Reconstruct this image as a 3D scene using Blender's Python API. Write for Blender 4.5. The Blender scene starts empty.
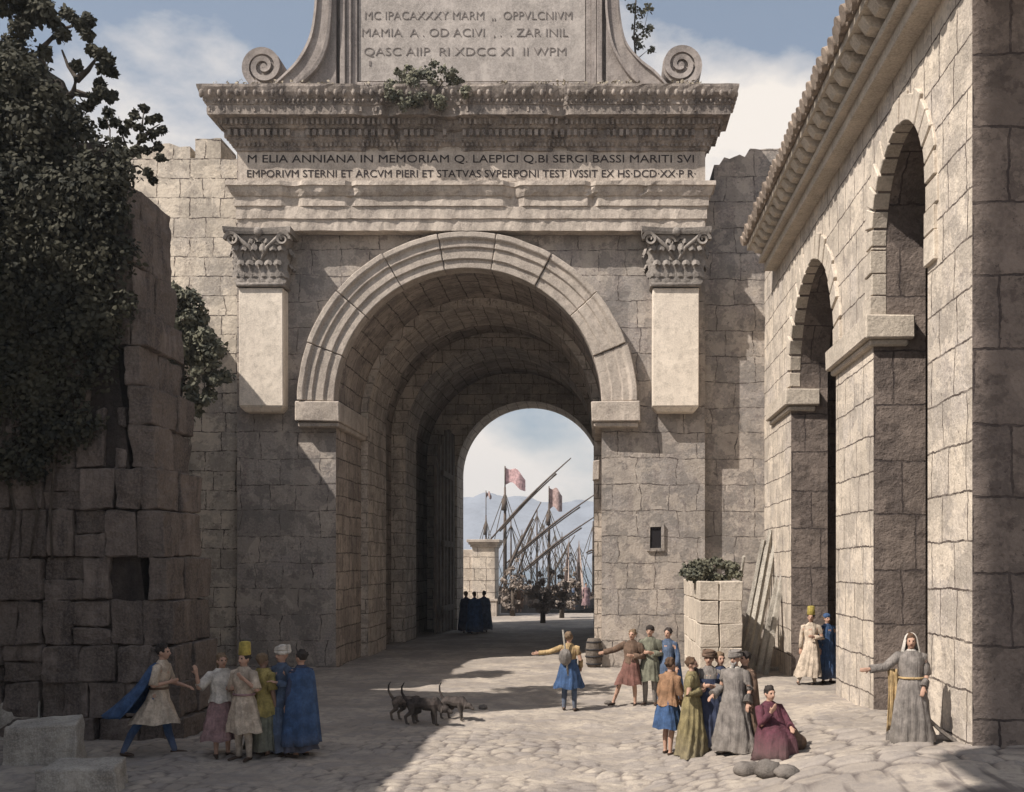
import bpy, bmesh, math, random
import numpy as np
from mathutils import Vector, Matrix, noise as mnoise
R = math.radians
PI = math.pi
random.seed(7)
rng = np.random.default_rng(7)
scene = bpy.context.scene
C = scene.collection

# ------------------------------------------------------------------ camera, sky, sun, exposure
EYE = 3.3; F = 1024.0; VU = 598.0; VV = 562.0
cam_d = bpy.data.cameras.new('camera'); cam = bpy.data.objects.new('camera', cam_d); C.objects.link(cam)
cam.location = (0, 0, EYE); cam.rotation_euler = (R(90), 0, 0)
cam_d.sensor_width = 36; cam_d.lens = 36
cam_d.shift_x = -(VU-512)/1024; cam_d.shift_y = (VV-396)/1024
cam_d.clip_end = 6000; cam_d.clip_start = 0.1
scene.camera = cam

SUN_EL, SUN_AZ = 48, 56      # elevation; travel direction measured from +Y towards +X
ld = Vector((math.sin(R(SUN_AZ))*math.cos(R(SUN_EL)), math.cos(R(SUN_AZ))*math.cos(R(SUN_EL)), -math.sin(R(SUN_EL))))
sun_d = bpy.data.lights.new('sun', 'SUN'); sun_d.energy = 5.0; sun_d.angle = R(0.5); sun_d.color = (1.0, 0.93, 0.85)
sun = bpy.data.objects.new('sun', sun_d); C.objects.link(sun)
sun.rotation_euler = ld.to_track_quat('-Z', 'Y').to_euler(); sun.location = (-30, -20, 40)

world = bpy.data.worlds.new('World'); scene.world = world; world.use_nodes = True
wt = world.node_tree; wt.nodes.clear()
def wn(t, **k):
    n = wt.nodes.new(t)
    for a, b in k.items(): setattr(n, a, b)
    return n
wo = wn('ShaderNodeOutputWorld'); bg1 = wn('ShaderNodeBackground'); bg2 = wn('ShaderNodeBackground'); wmix = wn('ShaderNodeMixShader')
sky = wn('ShaderNodeTexSky', sky_type='NISHITA', sun_disc=False, sun_elevation=R(SUN_EL), sun_rotation=R(SUN_AZ+180), air_density=1.0, dust_density=2.5, ozone_density=1.2)
bg1.inputs[1].default_value = 0.082
bg2.inputs[0].default_value = (0.87, 0.80, 0.73, 1); bg2.inputs[1].default_value = 0.86
pale = wn('ShaderNodeMix', data_type='RGBA', blend_type='MIX'); pale.inputs[0].default_value = 0.26; pale.inputs[7].default_value = (5.6, 6.3, 6.9, 1)
wt.links.new(sky.outputs[0], pale.inputs[6]); wt.links.new(pale.outputs[2], bg1.inputs[0])
tc = wn('ShaderNodeTexCoord'); nz = wn('ShaderNodeTexNoise'); nz.inputs['Scale'].default_value = 3.2; nz.inputs['Detail'].default_value = 9; nz.inputs['Roughness'].default_value = 0.58
mp = wn('ShaderNodeMapping'); mp.inputs['Scale'].default_value = (1, 1, 1.9); mp.inputs['Location'].default_value = (3.1, 0.4, 1.2)
wt.links.new(tc.outputs['Generated'], mp.inputs[0]); wt.links.new(mp.outputs[0], nz.inputs['Vector'])
sep = wn('ShaderNodeSeparateXYZ'); wt.links.new(tc.outputs['Generated'], sep.inputs[0])
# more cloud low in the sky, and one tall cumulus to the right of the gate
low = wn('ShaderNodeMapRange'); low.inputs[1].default_value = 0.0; low.inputs[2].default_value = 0.42; low.inputs[3].default_value = 0.20; low.inputs[4].default_value = -0.05
wt.links.new(sep.outputs['Z'], low.inputs[0])
def bump_dir(v, r0, r1, amt):
    d = wn('ShaderNodeVectorMath', operation='DISTANCE'); d.inputs[1].default_value = Vector(v).normalized()
    wt.links.new(tc.outputs['Generated'], d.inputs[0])
    m = wn('ShaderNodeMapRange'); m.inputs[1].default_value = r0; m.inputs[2].default_value = r1; m.inputs[3].default_value = amt; m.inputs[4].default_value = 0
    wt.links.new(d.outputs['Value'], m.inputs[0]); return m.outputs[0]
def addn(a, b):
    n = wn('ShaderNodeMath', operation='ADD'); wt.links.new(a, n.inputs[0]); wt.links.new(b, n.inputs[1]); return n.outputs[0]
s_ = addn(nz.outputs['Fac'], low.outputs[0])
s_ = addn(s_, bump_dir((0.155, 1, 0.42), 0.03, 0.13, 0.24))
s_ = addn(s_, bump_dir((0.16, 1, 0.56), 0.02, 0.10, -0.20))
s_ = addn(s_, bump_dir((-0.42, 1, 0.36), 0.05, 0.25, 0.16))
s_ = addn(s_, bump_dir((-0.14, 1, 0.04), 0.03, 0.10, 0.10))
s_ = addn(s_, bump_dir((-0.05, 1, 0.14), 0.02, 0.07, -0.12))
rmp = wn('ShaderNodeMapRange'); rmp.inputs[1].default_value = 0.50; rmp.inputs[2].default_value = 0.68
wt.links.new(s_, rmp.inputs[0])
wt.links.new(rmp.outputs[0], wmix.inputs[0]); wt.links.new(bg1.outputs[0], wmix.inputs[1]); wt.links.new(bg2.outputs[0], wmix.inputs[2])
wt.links.new(wmix.outputs[0], wo.inputs[0])

vs = scene.view_settings; vs.view_transform = 'Standard'; vs.look = 'None'; vs.gamma = 1; vs.use_curve_mapping = False
vs.exposure = 0.38

# ------------------------------------------------------------------ helpers
def PX(u, v, Y): return Vector(((u-VU)/F*Y, Y, EYE-(v-VV)/F*Y))
def sstep(a, b, x):
    t = min(1, max(0, (x-a)/(b-a))); return t*t*(3-2*t)
def ground_z(x, y):
    return 0.62*sstep(0.3, 5.0, x)*min(1.0, max(0.0, (33-y)/18.5))
def G(u, v):
    a, b = 5.0, 90.0
    f = lambda Y: EYE-(v-VV)/F*Y-ground_z((u-VU)/F*Y, Y)
    for _ in range(50):
        m = (a+b)/2
        if f(m) > 0: a = m
        else: b = m
    Y = (a+b)/2; x = (u-VU)/F*Y
    return Vector((x, Y, ground_z(x, Y)))
def n3(x, y=0.0, z=0.0, s=1.0): return mnoise.noise(Vector((x*s, y*s, z*s)))

def tag(o, label=None, cat=None, group=None, kind=None):
    if label: o['label'] = label
    if cat: o['category'] = cat
    if group: o['group'] = group
    if kind: o['kind'] = kind
    return o
def thing(name, label, cat, loc=(0, 0, 0), rz=0, group=None):
    o = bpy.data.objects.new(name, None); C.objects.link(o)
    o.location = loc; o.rotation_euler = (0, 0, rz); o.empty_display_size = 0.2
    return tag(o, label, cat, group)
def wloc(o):
    p = Vector(o.location); q = o.parent
    while q: p += Vector(q.location); q = q.parent
    return p
def copy_tree(o, parent=None):
    c = o.copy(); C.objects.link(c)
    if parent: c.parent = parent
    for ch in [k for k in bpy.data.objects if k.parent == o]: copy_tree(ch, c)
    return c

class MB:
    """collects faces; build() links ONE mesh object"""
    def __init__(s): s.v = []; s.f = []; s.uv = []; s.m = []; s.sm = []
    def vert(s, p): s.v.append(tuple(p)); return len(s.v)-1
    def face(s, idx, uv=None, m=0, sm=False): s.f.append(tuple(idx)); s.uv.append(uv); s.m.append(m); s.sm.append(sm)
    def poly(s, pts, uv=None, m=0, sm=False): s.face([s.vert(p) for p in pts], uv, m, sm)
    def hexa(s, p, m=0):   # 8 points: bottom ring 0-3, top ring 4-7
        i = [s.vert(q) for q in p]
        for q in ((0, 3, 2, 1), (4, 5, 6, 7), (0, 1, 5, 4), (1, 2, 6, 5), (2, 3, 7, 6), (3, 0, 4, 7)): s.face([i[k] for k in q], m=m)
    def box(s, x0, x1, y0, y1, z0, z1, j=0, m=0):
        p = [(x0, y0, z0), (x1, y0, z0), (x1, y1, z0), (x0, y1, z0), (x0, y0, z1), (x1, y0, z1), (x1, y1, z1), (x0, y1, z1)]
        if j: p = [tuple(c+random.uniform(-j, j) for c in q) for q in p]
        s.hexa(p, m)
    def prism(s, poly, y0, y1, fn=lambda a, d, z: (a, d, z), m=0):
        n = len(poly); a = [s.vert(fn(x, y0, z)) for x, z in poly]; b = [s.vert(fn(x, y1, z)) for x, z in poly]
        s.face(a, m=m); s.face(b[::-1], m=m)
        for i in range(n): s.face((a[i], b[i], b[(i+1) % n], a[(i+1) % n]), m=m)
    def loft(s, rings, caps=True, closed=True, m=0, sm=True):
        idx = [[s.vert(p) for p in r] for r in rings]
        n = len(rings[0])
        for a, b in zip(idx[:-1], idx[1:]):
            for i in range(n if closed else n-1):
                j = (i+1) % n; s.face((a[i], a[j], b[j], b[i]), m=m, sm=sm)
        if caps and closed: s.face(idx[0][::-1], m=m); s.face(idx[-1], m=m)
    def tube(s, path, rad, n=8, m=0, sm=True, sq=1.0):
        path = [Vector(p) for p in path]; rings = []
        if not hasattr(rad, '__len__'): rad = [rad]*len(path)
        for i, p in enumerate(path):
            t = (path[min(i+1, len(path)-1)]-path[max(i-1, 0)])
            t = t.normalized() if t.length > 1e-9 else Vector((0, 0, 1))
            up = Vector((0, 0, 1)) if abs(t.z) < .95 else Vector((0, 1, 0))
            a = t.cross(up).normalized(); b = t.cross(a)
            rings.append([p+(a*math.cos(2*PI*k/n)+b*math.sin(2*PI*k/n)*sq)*rad[i] for k in range(n)])
        s.loft(rings, m=m, sm=sm)
    def ball(s, c, r, n=10, k=7, m=0):
        c = Vector(c); r = r if hasattr(r, '__len__') else (r, r, r)
        rings = []
        for i in range(k+1):
            a = PI*(i+0.02 if i == 0 else (i-0.02 if i == k else i))/k
            rings.append([c+Vector((r[0]*math.sin(a)*math.cos(2*PI*q/n), r[1]*math.sin(a)*math.sin(2*PI*q/n), -r[2]*math.cos(a))) for q in range(n)])
        s.loft(rings, m=m)
    def capsule(s, p0, r0, p1, r1, n=10):
        p0 = Vector(p0); p1 = Vector(p1); d = p1-p0; L = d.length
        if L < 1e-6: s.ball(p0, r0); return
        d /= L; path = []; rad = []
        for a in (-80, -50, -20, 0): path.append(p0+d*r0*math.sin(R(a))); rad.append(r0*math.cos(R(a)))
        for a in (0, 20, 50, 80): path.append(p1+d*r1*math.sin(R(a))); rad.append(r1*math.cos(R(a)))
        up = Vector((0, 0, 1)) if abs(d.z) < .95 else Vector((0, 1, 0)); a_ = d.cross(up).normalized(); b_ = d.cross(a_)
        s.loft([[p+(a_*math.cos(2*PI*k/n)+b_*math.sin(2*PI*k/n))*r for k in range(n)] for p, r in zip(path, rad)])
    def grid(s, pts, uvs=None, m=0, sm=False, close=False):
        idx = [[s.vert(p) for p in row] for row in pts]
        for i in range(len(idx)-1):
            for j in range(len(idx[0])-1):
                uv = None
                if uvs: uv = [uvs[i][j], uvs[i][j+1], uvs[i+1][j+1], uvs[i+1][j]]
                s.face((idx[i][j], idx[i][j+1], idx[i+1][j+1], idx[i+1][j]), uv, m, sm)
    def build(s, name, mats, parent=None, local=False, bevel=0, seg=1, recalc=True, solid=0, subsurf=0):
        me = bpy.data.meshes.new(name)
        off = Vector((0, 0, 0)) if (local or not parent) else wloc(parent)
        V = [Vector(p) for p in s.v]
        me.from_pydata([tuple(p-off) for p in V], [], s.f)
        me.polygons.foreach_set('material_index', s.m); me.polygons.foreach_set('use_smooth', s.sm)
        uvl = me.uv_layers.new(name='UVMap'); data = []
        for fi, p in enumerate(me.polygons):
            u = s.uv[fi]
            if u is None:
                nn = p.normal; a = (abs(nn.x), abs(nn.y), abs(nn.z))
                for vi in p.vertices:
                    q = V[vi]
                    if a[2] > .75: data += [q.x, q.y]
                    elif a[0] > a[1]: data += [q.y, q.z]
                    else: data += [q.x, q.z]
            else:
                for t in u: data += [t[0], t[1]]
        uvl.data.foreach_set('uv', data)
        if recalc:
            bm = bmesh.new(); bm.from_mesh(me); bmesh.ops.recalc_face_normals(bm, faces=bm.faces); bm.to_mesh(me); bm.free()
        for mt in (mats if isinstance(mats, (list, tuple)) else [mats]): me.materials.append(mt)
        o = bpy.data.objects.new(name, me); C.objects.link(o)
        if parent: o.parent = parent
        if bevel:
            b = o.modifiers.new('bevel', 'BEVEL'); b.width = bevel; b.segments = seg; b.limit_method = 'ANGLE'; b.angle_limit = R(40)
        if solid:
            b = o.modifiers.new('solid', 'SOLIDIFY'); b.thickness = solid; b.offset = 0
        if subsurf:
            b = o.modifiers.new('sub', 'SUBSURF'); b.levels = subsurf; b.render_levels = subsurf
        return o

def roughen(o, amt, size, lv=2):
    a = o.modifiers.new('sub', 'SUBSURF'); a.subdivision_type = 'SIMPLE'; a.levels = lv; a.render_levels = lv
    t = bpy.data.textures.new('rough', 'CLOUDS'); t.noise_scale = size; t.noise_depth = 4
    d = o.modifiers.new('disp', 'DISPLACE'); d.texture = t; d.texture_coords = 'GLOBAL'; d.strength = amt; d.mid_level = .5; d.direction = 'NORMAL'; return o

# ------------------------------------------------------------------ materials
def newmat(name):
    m = bpy.data.materials.new(name); m.use_nodes = True; nt = m.node_tree; nt.nodes.clear()
    out = nt.nodes.new('ShaderNodeOutputMaterial'); b = nt.nodes.new('ShaderNodeBsdfPrincipled'); nt.links.new(b.outputs[0], out.inputs[0])
    b.inputs['Specular IOR Level'].default_value = 0.2
    return m, nt, b
def nd(nt, t, **k):
    n = nt.nodes.new(t)
    for a, b in k.items():
        if isinstance(a, str) and a.startswith('i_'): n.inputs[a[2:]].default_value = b
        else: setattr(n, a, b)
    return n
def noise_n(nt, vec, scale, detail=4, rough=.55):
    n = nd(nt, 'ShaderNodeTexNoise'); n.inputs['Scale'].default_value = scale; n.inputs['Detail'].default_value = detail; n.inputs['Roughness'].default_value = rough
    nt.links.new(vec, n.inputs['Vector']); return n
def mixc(nt, fac, a, b, mode='MIX'):
    n = nd(nt, 'ShaderNodeMix', data_type='RGBA', blend_type=mode)
    for k, x in ((0, fac), (6, a), (7, b)):
        if hasattr(x, 'node'): nt.links.new(x, n.inputs[k])
        elif k == 0: n.inputs[0].default_value = x
        else: n.inputs[k].default_value = (*x, 1) if len(x) == 3 else x
    return n.outputs[2]
def ramp(nt, src, a, b, lo=0., hi=1.):
    n = nd(nt, 'ShaderNodeMapRange'); n.inputs[1].default_value = a; n.inputs[2].default_value = b; n.inputs[3].default_value = lo; n.inputs[4].default_value = hi
    nt.links.new(src, n.inputs[0]); return n.outputs[0]
def vmath(nt, op, a, b):
    n = nd(nt, 'ShaderNodeVectorMath', operation=op)
    for k, x in enumerate((a, b)):
        if hasattr(x, 'node'): nt.links.new(x, n.inputs[k])
        else: n.inputs[k].default_value = x
    return n.outputs[0]

def tint(c): return (c[0]*1.0, c[1]*1.0, c[2]*.99)
def masonry(name, c1, c2, joint, bw=1.1, bh=.75, ms=.022, stain=.5, stainc=(.10, .085, .075), bump=.6, warp=.16, blotch=.25, fade=.45, patch=None):
    c1 = tint(c1); c2 = tint(c2); stainc = tint(stainc); patch = tint(patch) if patch else None
    m, nt, b = newmat(name)
    uv = nd(nt, 'ShaderNodeUVMap'); uv.uv_map = 'UVMap'; U = uv.outputs[0]
    tcn = nd(nt, 'ShaderNodeTexCoord'); O = tcn.outputs['Object']
    w1 = vmath(nt, 'SUBTRACT', noise_n(nt, U, .9, 2).outputs['Color'], (.5, .5, .5))
    w2 = vmath(nt, 'SUBTRACT', noise_n(nt, U, 7, 3).outputs['Color'], (.5, .5, .5))
    vec = vmath(nt, 'ADD', U, vmath(nt, 'ADD', vmath(nt, 'MULTIPLY', w1, (warp*1.6, warp*.8, 0)), vmath(nt, 'MULTIPLY', w2, (.07, .07, 0))))
    bt = nd(nt, 'ShaderNodeTexBrick'); bt.offset = .5; bt.offset_frequency = 2; bt.squash = 0.72; bt.squash_frequency = 3
    bt.inputs['Scale'].default_value = 1; bt.inputs['Brick Width'].default_value = bw; bt.inputs['Row Height'].default_value = bh
    bt.inputs['Mortar Size'].default_value = ms; bt.inputs['Mortar Smooth'].default_value = .25
    bt.inputs['Color1'].default_value = (*c1, 1); bt.inputs['Color2'].default_value = (*c2, 1); bt.inputs['Mortar'].default_value = (*c1, 1)
    nt.links.new(vec, bt.inputs['Vector'])
    n1 = noise_n(nt, U, .55, 5, .6).outputs['Fac']; n2 = noise_n(nt, U, 3.2, 5, .65).outputs['Fac']; n3_ = noise_n(nt, O, 16, 4, .7).outputs['Fac']
    col = mixc(nt, ramp(nt, n2, .42, .62, 0, min(1, blotch*1.7)), bt.outputs['Color'], tuple(c*.62 for c in c1))
    if patch: col = mixc(nt, ramp(nt, n1, .50, .60, 0, .85), col, patch)
    # rain streaks: noise stretched along the height
    st = noise_n(nt, vmath(nt, 'MULTIPLY', U, (1.9, .22, 1)), 1.2, 5, .65).outputs['Fac']
    col = mixc(nt, ramp(nt, st, .47, .64, 0, stain), col, stainc)
    col = mixc(nt, ramp(nt, n3_, .42, .62, 0, .40), col, tuple(min(1, c*1.35) for c in c1))
    pit = noise_n(nt, O, 5.5, 3, .8).outputs['Fac']; pitf = ramp(nt, pit, .64, .68, 0, .8)
    col = mixc(nt, pitf, col, joint)
    wb = noise_n(nt, U, 1.35, 6, .62).outputs['Fac']
    col = mixc(nt, ramp(nt, wb, .515, .535, 0, .42), col, tuple(c*.55 for c in c2))
    wc = noise_n(nt, vmath(nt, 'ADD', U, (31., 17., 0)), .8, 6, .66).outputs['Fac']
    col = mixc(nt, ramp(nt, wc, .545, .56, 0, .45), col, tuple(min(1, c*1.25) for c in c1))
    vo = nd(nt, 'ShaderNodeTexVoronoi'); vo.inputs['Scale'].default_value = 1.25/bw; nt.links.new(vec, vo.inputs['Vector'])
    vsx = nd(nt, 'ShaderNodeSeparateColor'); nt.links.new(vo.outputs['Color'], vsx.inputs[0])
    col = mixc(nt, ramp(nt, vsx.outputs[0], .45, 1, 0, .38), col, tuple(c*.62 for c in c2))
    dk = noise_n(nt, vmath(nt, 'ADD', U, (7., 57., 0)), 2.6, 6, .7).outputs['Fac']
    col = mixc(nt, ramp(nt, dk, .58, .63, 0, .6), col, stainc)
    # joints fade in and out like weathered courses
    jf = nd(nt, 'ShaderNodeMath', operation='MULTIPLY'); nt.links.new(bt.outputs['Fac'], jf.inputs[0]); nt.links.new(ramp(nt, n2, .40, .56, 1-fade, 1), jf.inputs[1])
    col = mixc(nt, jf.outputs[0], col, joint)
    nt.links.new(col, b.inputs['Base Color']); b.inputs['Roughness'].default_value = .95
    h = nd(nt, 'ShaderNodeMath', operation='MULTIPLY_ADD'); nt.links.new(jf.outputs[0], h.inputs[0]); h.inputs[1].default_value = -1.0
    h2 = nd(nt, 'ShaderNodeMath', operation='MULTIPLY_ADD'); nt.links.new(n2, h2.inputs[0]); h2.inputs[1].default_value = .9; nt.links.new(ramp(nt, n3_, 0, 1, 0, .35), h2.inputs[2])
    nt.links.new(h2.outputs[0], h.inputs[2])
    bp = nd(nt, 'ShaderNodeBump'); bp.inputs['Strength'].default_value = bump; bp.inputs['Distance'].default_value = .07
    nt.links.new(h.outputs[0], bp.inputs['Height']); nt.links.new(bp.outputs[0], b.inputs['Normal'])
    return m
def stone(name, c, var=.3, stain=.35, stainc=(.10, .085, .075), bump=.5, scale=1.0, isl=0.0):
    c = tint(c); stainc = tint(stainc)
    m, nt, b = newmat(name)
    tcn = nd(nt, 'ShaderNodeTexCoord'); O = tcn.outputs['Object']
    n1 = noise_n(nt, O, 1.1*scale, 5, .6).outputs['Fac']; n2 = noise_n(nt, O, 5*scale, 5, .65).outputs['Fac']; n4 = noise_n(nt, O, 22*scale, 4, .7).outputs['Fac']
    col = mixc(nt, ramp(nt, n1, .40, .60), tuple(x*(1-var) for x in c), tuple(min(1, x*(1+var*.6)) for x in c))
    if isl:
        ge = nd(nt, 'ShaderNodeNewGeometry')
        col = mixc(nt, ramp(nt, ge.outputs['Random Per Island'], 0, 1, 0, isl), col, tuple(x*.45 for x in c))
    wb = noise_n(nt, O, 1.9*scale, 6, .62).outputs['Fac']
    col = mixc(nt, ramp(nt, wb, .52, .545, 0, min(.5, stain*.7)), col, tuple(x*.58 for x in c))
    st = noise_n(nt, vmath(nt, 'MULTIPLY', O, (2.2, 2.2, .3)), 1.4, 5, .65).outputs['Fac']
    col = mixc(nt, ramp(nt, st, .46, .62, 0, stain*1.1), col, stainc)
    col = mixc(nt, ramp(nt, n2, .50, .64, 0, .55), col, tuple(x*.55 for x in c))
    col = mixc(nt, ramp(nt, n4, .42, .62, 0, .35), col, tuple(min(1, x*1.4) for x in c))
    nt.links.new(col, b.inputs['Base Color']); b.inputs['Roughness'].default_value = .93
    ad = nd(nt, 'ShaderNodeMath', operation='MULTIPLY_ADD'); nt.links.new(n4, ad.inputs[0]); ad.inputs[1].default_value = .4; nt.links.new(n2, ad.inputs[2])
    bp = nd(nt, 'ShaderNodeBump'); bp.inputs['Strength'].default_value = bump; bp.inputs['Distance'].default_value = .06
    nt.links.new(ad.outputs[0], bp.inputs['Height']); nt.links.new(bp.outputs[0], b.inputs['Normal'])
    return m
def cloth(name, c, var=.3, rough=.9):
    m, nt, b = newmat(name); tcn = nd(nt, 'ShaderNodeTexCoord'); O = tcn.outputs['Object']
    n1 = noise_n(nt, O, 5, 5, .65).outputs['Fac']; n2 = noise_n(nt, O, 26, 4, .7).outputs['Fac']
    fo = noise_n(nt, vmath(nt, 'MULTIPLY', O, (15, 15, 1.6)), 1.0, 4, .6).outputs['Fac']
    col = mixc(nt, ramp(nt, n1, .40, .60), tuple(x*(1-var) for x in c), tuple(min(1, x*(1+var)) for x in c))
    col = mixc(nt, ramp(nt, n2, .45, .62, 0, .4 if var > .15 else .1), col, tuple(x*.5+.02 for x in c))
    sx = nd(nt, 'ShaderNodeSeparateXYZ'); nt.links.new(O, sx.inputs[0])
    if var > .15: col = mixc(nt, ramp(nt, sx.outputs['Z'], .45, .0, 0, .45), col, (.16, .14, .12))
    nt.links.new(col, b.inputs['Base Color']); b.inputs['Roughness'].default_value = rough
    bp = nd(nt, 'ShaderNodeBump'); bp.inputs['Strength'].default_value = .8 if var > .15 else .15; bp.inputs['Distance'].default_value = .05 if var > .15 else .01
    nt.links.new(fo, bp.inputs['Height']); nt.links.new(bp.outputs[0], b.inputs['Normal'])
    return m
def leaf(name, a, c):
    m, nt, b = newmat(name); ge = nd(nt, 'ShaderNodeNewGeometry'); tcn = nd(nt, 'ShaderNodeTexCoord')
    n1 = noise_n(nt, tcn.outputs['Object'], 1.3, 3).outputs['Fac']
    col = mixc(nt, ge.outputs['Random Per Island'], a, c)
    col = mixc(nt, ramp(nt, n1, .40, .62, 0, .75), col, tuple(x*1.35 for x in c))
    nt.links.new(col, b.inputs['Base Color']); b.inputs['Roughness'].default_value = .8
    return m
def plain(name, c, rough=.8):
    m, nt, b = newmat(name); b.inputs['Base Color'].default_value = (*c, 1); b.inputs['Roughness'].default_value = rough; return m

M_gate = masonry('gate_masonry', (.39, .34, .295), (.25, .232, .22), (.10, .085, .078), 1.25, .82, .018, stain=.65, stainc=(.17, .145, .14), patch=(.27, .245, .235), fade=.9, warp=.26)
M_gatelow = M_gate
M_city = masonry('city_wall_masonry', (.56, .49, .405), (.46, .41, .355), (.07, .055, .05), 1.0, .62, .018, stain=.5, stainc=(.22, .19, .17), patch=(.33, .30, .275), fade=.85)
M_vault = masonry('vault_masonry', (.38, .32, .27), (.27, .23, .205), (.085, .07, .06), 1.0, .6, .022, stain=.5, stainc=(.09, .075, .07), bump=.7)
M_rib = masonry('rib_masonry', (.50, .43, .365), (.40, .35, .305), (.14, .12, .10), .8, .5, .02, stain=.45, stainc=(.14, .12, .11), bump=.6)
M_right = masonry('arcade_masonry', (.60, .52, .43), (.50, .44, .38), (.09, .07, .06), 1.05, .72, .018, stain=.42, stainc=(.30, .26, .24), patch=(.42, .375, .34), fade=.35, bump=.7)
M_right_shade = masonry('arcade_masonry_painted_shade', (.20, .162, .14), (.135, .11, .10), (.06, .048, .045), 1.1, 1.05, .018, stain=.4, stainc=(.07, .055, .05), bump=.9, fade=.35)  # arcade stone with the shade of jambs, end and inner walls coloured in
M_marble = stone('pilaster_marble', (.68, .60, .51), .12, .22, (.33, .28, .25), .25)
M_trim = stone('trim_stone', (.46, .40, .345), .22, .45, (.16, .135, .125), .5)
M_arcring = stone('voussoir_stone', (.47, .41, .355), .2, .35, (.20, .17, .155), .5, isl=.35)
M_corn = stone('cornice_stone', (.29, .25, .22), .35, .75, (.07, .06, .058), .7)
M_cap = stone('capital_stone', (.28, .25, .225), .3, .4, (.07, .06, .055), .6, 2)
M_attic = stone('attic_stone', (.30, .265, .245), .2, .6, (.15, .13, .125), .4)
M_panel = stone('panel_marble', (.37, .335, .31), .15, .7, (.26, .235, .22), .25)
M_bast = stone('bastion_stone', (.20, .163, .142), .35, .6, (.04, .034, .034), 1.0, 1.0, isl=.75)
M_rock = stone('boulder_stone', (.17, .15, .135), .3, .5, (.06, .05, .045), .7, 2)
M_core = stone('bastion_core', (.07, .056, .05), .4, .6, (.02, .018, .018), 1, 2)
M_blk = stone('fallen_block_stone', (.46, .42, .37), .25, .35, (.08, .07, .065), .6, 1.5, isl=.3)
M_rightring = stone('arcade_voussoir_stone', (.56, .49, .41), .2, .3, (.28, .24, .22), .5, isl=.35)
M_letter = plain('letter_paint', (.035, .028, .028), .9)
M_letter2 = plain('worn_letter_paint', (.17, .15, .14), .9)
M_leafd = leaf('ivy_leaves', (.014, .017, .015), (.050, .047, .031))
M_leafm = leaf('bush_leaves', (.05, .055, .045), (.14, .135, .095))
M_leafg = leaf('dry_leaves', (.12, .11, .09), (.30, .26, .20))
M_leafq = leaf('quay_leaves', (.13, .11, .10), (.24, .20, .17))
M_bark = stone('bark', (.11, .09, .075), .3, .3, (.03, .025, .02), 1, 4)
M_wood = stone('old_timber', (.50, .46, .40), .3, .55, (.06, .05, .045), .8, 3, isl=.5)
M_doorw = stone('door_timber', (.16, .135, .115), .3, .5, (.05, .04, .035), .6, 2)
M_ship = stone('ship_timber', (.085, .066, .055), .3, .4, (.03, .025, .02), .4, 2)
M_spar = stone('spar_timber', (.12, .095, .08), .3, .3, (.04, .03, .025), .3, 2)
M_rope = plain('rope', (.09, .075, .06), .9)
M_sail = cloth('sail_cloth', (.50, .40, .35), .2)
M_tile = stone('roof_tile', (.36, .29, .235), .35, .4, (.10, .08, .07), .6, 2, isl=.5)
M_iron = plain('iron', (.03, .028, .03), .6)
M_dark = plain('painted_hollow_dark', (.02, .018, .02), 1)

# ------------------------------------------------------------------ SETTING: ground
def voro(X, Y, size, asp=1.0, seed=0):
    r = np.random.default_rng(seed); J = r.random((256, 256, 3))
    gx = X/(size*asp); gy = Y/size; ix = np.floor(gx).astype(int); iy = np.floor(gy).astype(int)
    d1 = np.full(X.shape, 9.); d2 = np.full(X.shape, 9.); tone = np.zeros(X.shape)
    for dx in (-1, 0, 1):
        for dy in (-1, 0, 1):
            cx = ix+dx; cy = iy+dy; j = J[cx % 256, cy % 256]
            d = np.hypot(cx+.15+.7*j[..., 0]-gx, cy+.15+.7*j[..., 1]-gy)
            n = d < d1; d2 = np.where(n, d1, np.minimum(d2, d)); tone = np.where(n, j[..., 2], tone); d1 = np.where(n, d, d1)
    return d1, d2, tone
def axis(segs):
    out = [segs[0][0]]
    for a, b, st in segs:
        n = max(1, int(round((b-a)/st))); out += list(np.linspace(a, b, n+1)[1:])
    return np.array(out)
xs = axis([(-60, -14, 4), (-14, -9, .5), (-9, 7, .055), (7, 14, .5), (14, 60, 4)])
ys = axis([(-20, 10, 3), (10, 13.5, .5), (13.5, 22, .05), (22, 34, .085), (34, 50, .25), (50, 66, .5)])
XX, YY = np.meshgrid(xs, ys)
sm = np.clip((XX-.3)/4.7, 0, 1); sm = sm*sm*(3-2*sm)
ZZ = .62*sm*np.clip((33-YY)/18.5, 0, 1)
d1, d2, tn = voro(XX, YY, .26, 1.35, 3); e1 = np.clip((d2-d1)/.35, 0, 1)
D1, D2, TN = voro(XX+.2, YY, .40, 1.45, 5); E1 = np.clip((D2-D1)/.28, 0, 1)
near = np.clip((23-YY)/6, 0, 1)
big = np.clip((XX-.2*(YY-14)-1.2)/2.0, 0, 1)*np.clip((18.2-YY)/1.6, 0, 1)
infr = (XX > -9.5)*(XX < 7.2)*(YY > 13)*(YY < 40)
rough = np.zeros(XX.shape)
for (sc, am) in ((.7, .05), (1.9, .022), (4.3, .012)):
    rough += am*(np.sin(XX*sc*2.1+1.3*np.sin(YY*sc*1.7))*np.cos(YY*sc*2.3+1.1*np.sin(XX*sc*1.9)))
sq = lambda e: np.sqrt(np.clip(e, 0, 1))
patchy = np.clip(.75+9*rough, .25, 1)
ZZ = ZZ+infr*(rough*.5+(1-big)*(.016+.042*near)*sq(e1)*patchy+big*.085*sq(E1)*(.6+.6*TN))-infr*.01
W_, H_ = XX.shape[1], XX.shape[0]
me = bpy.data.meshes.new('street_ground')
verts = np.stack([XX, YY, ZZ], -1).reshape(-1, 3)
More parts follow.
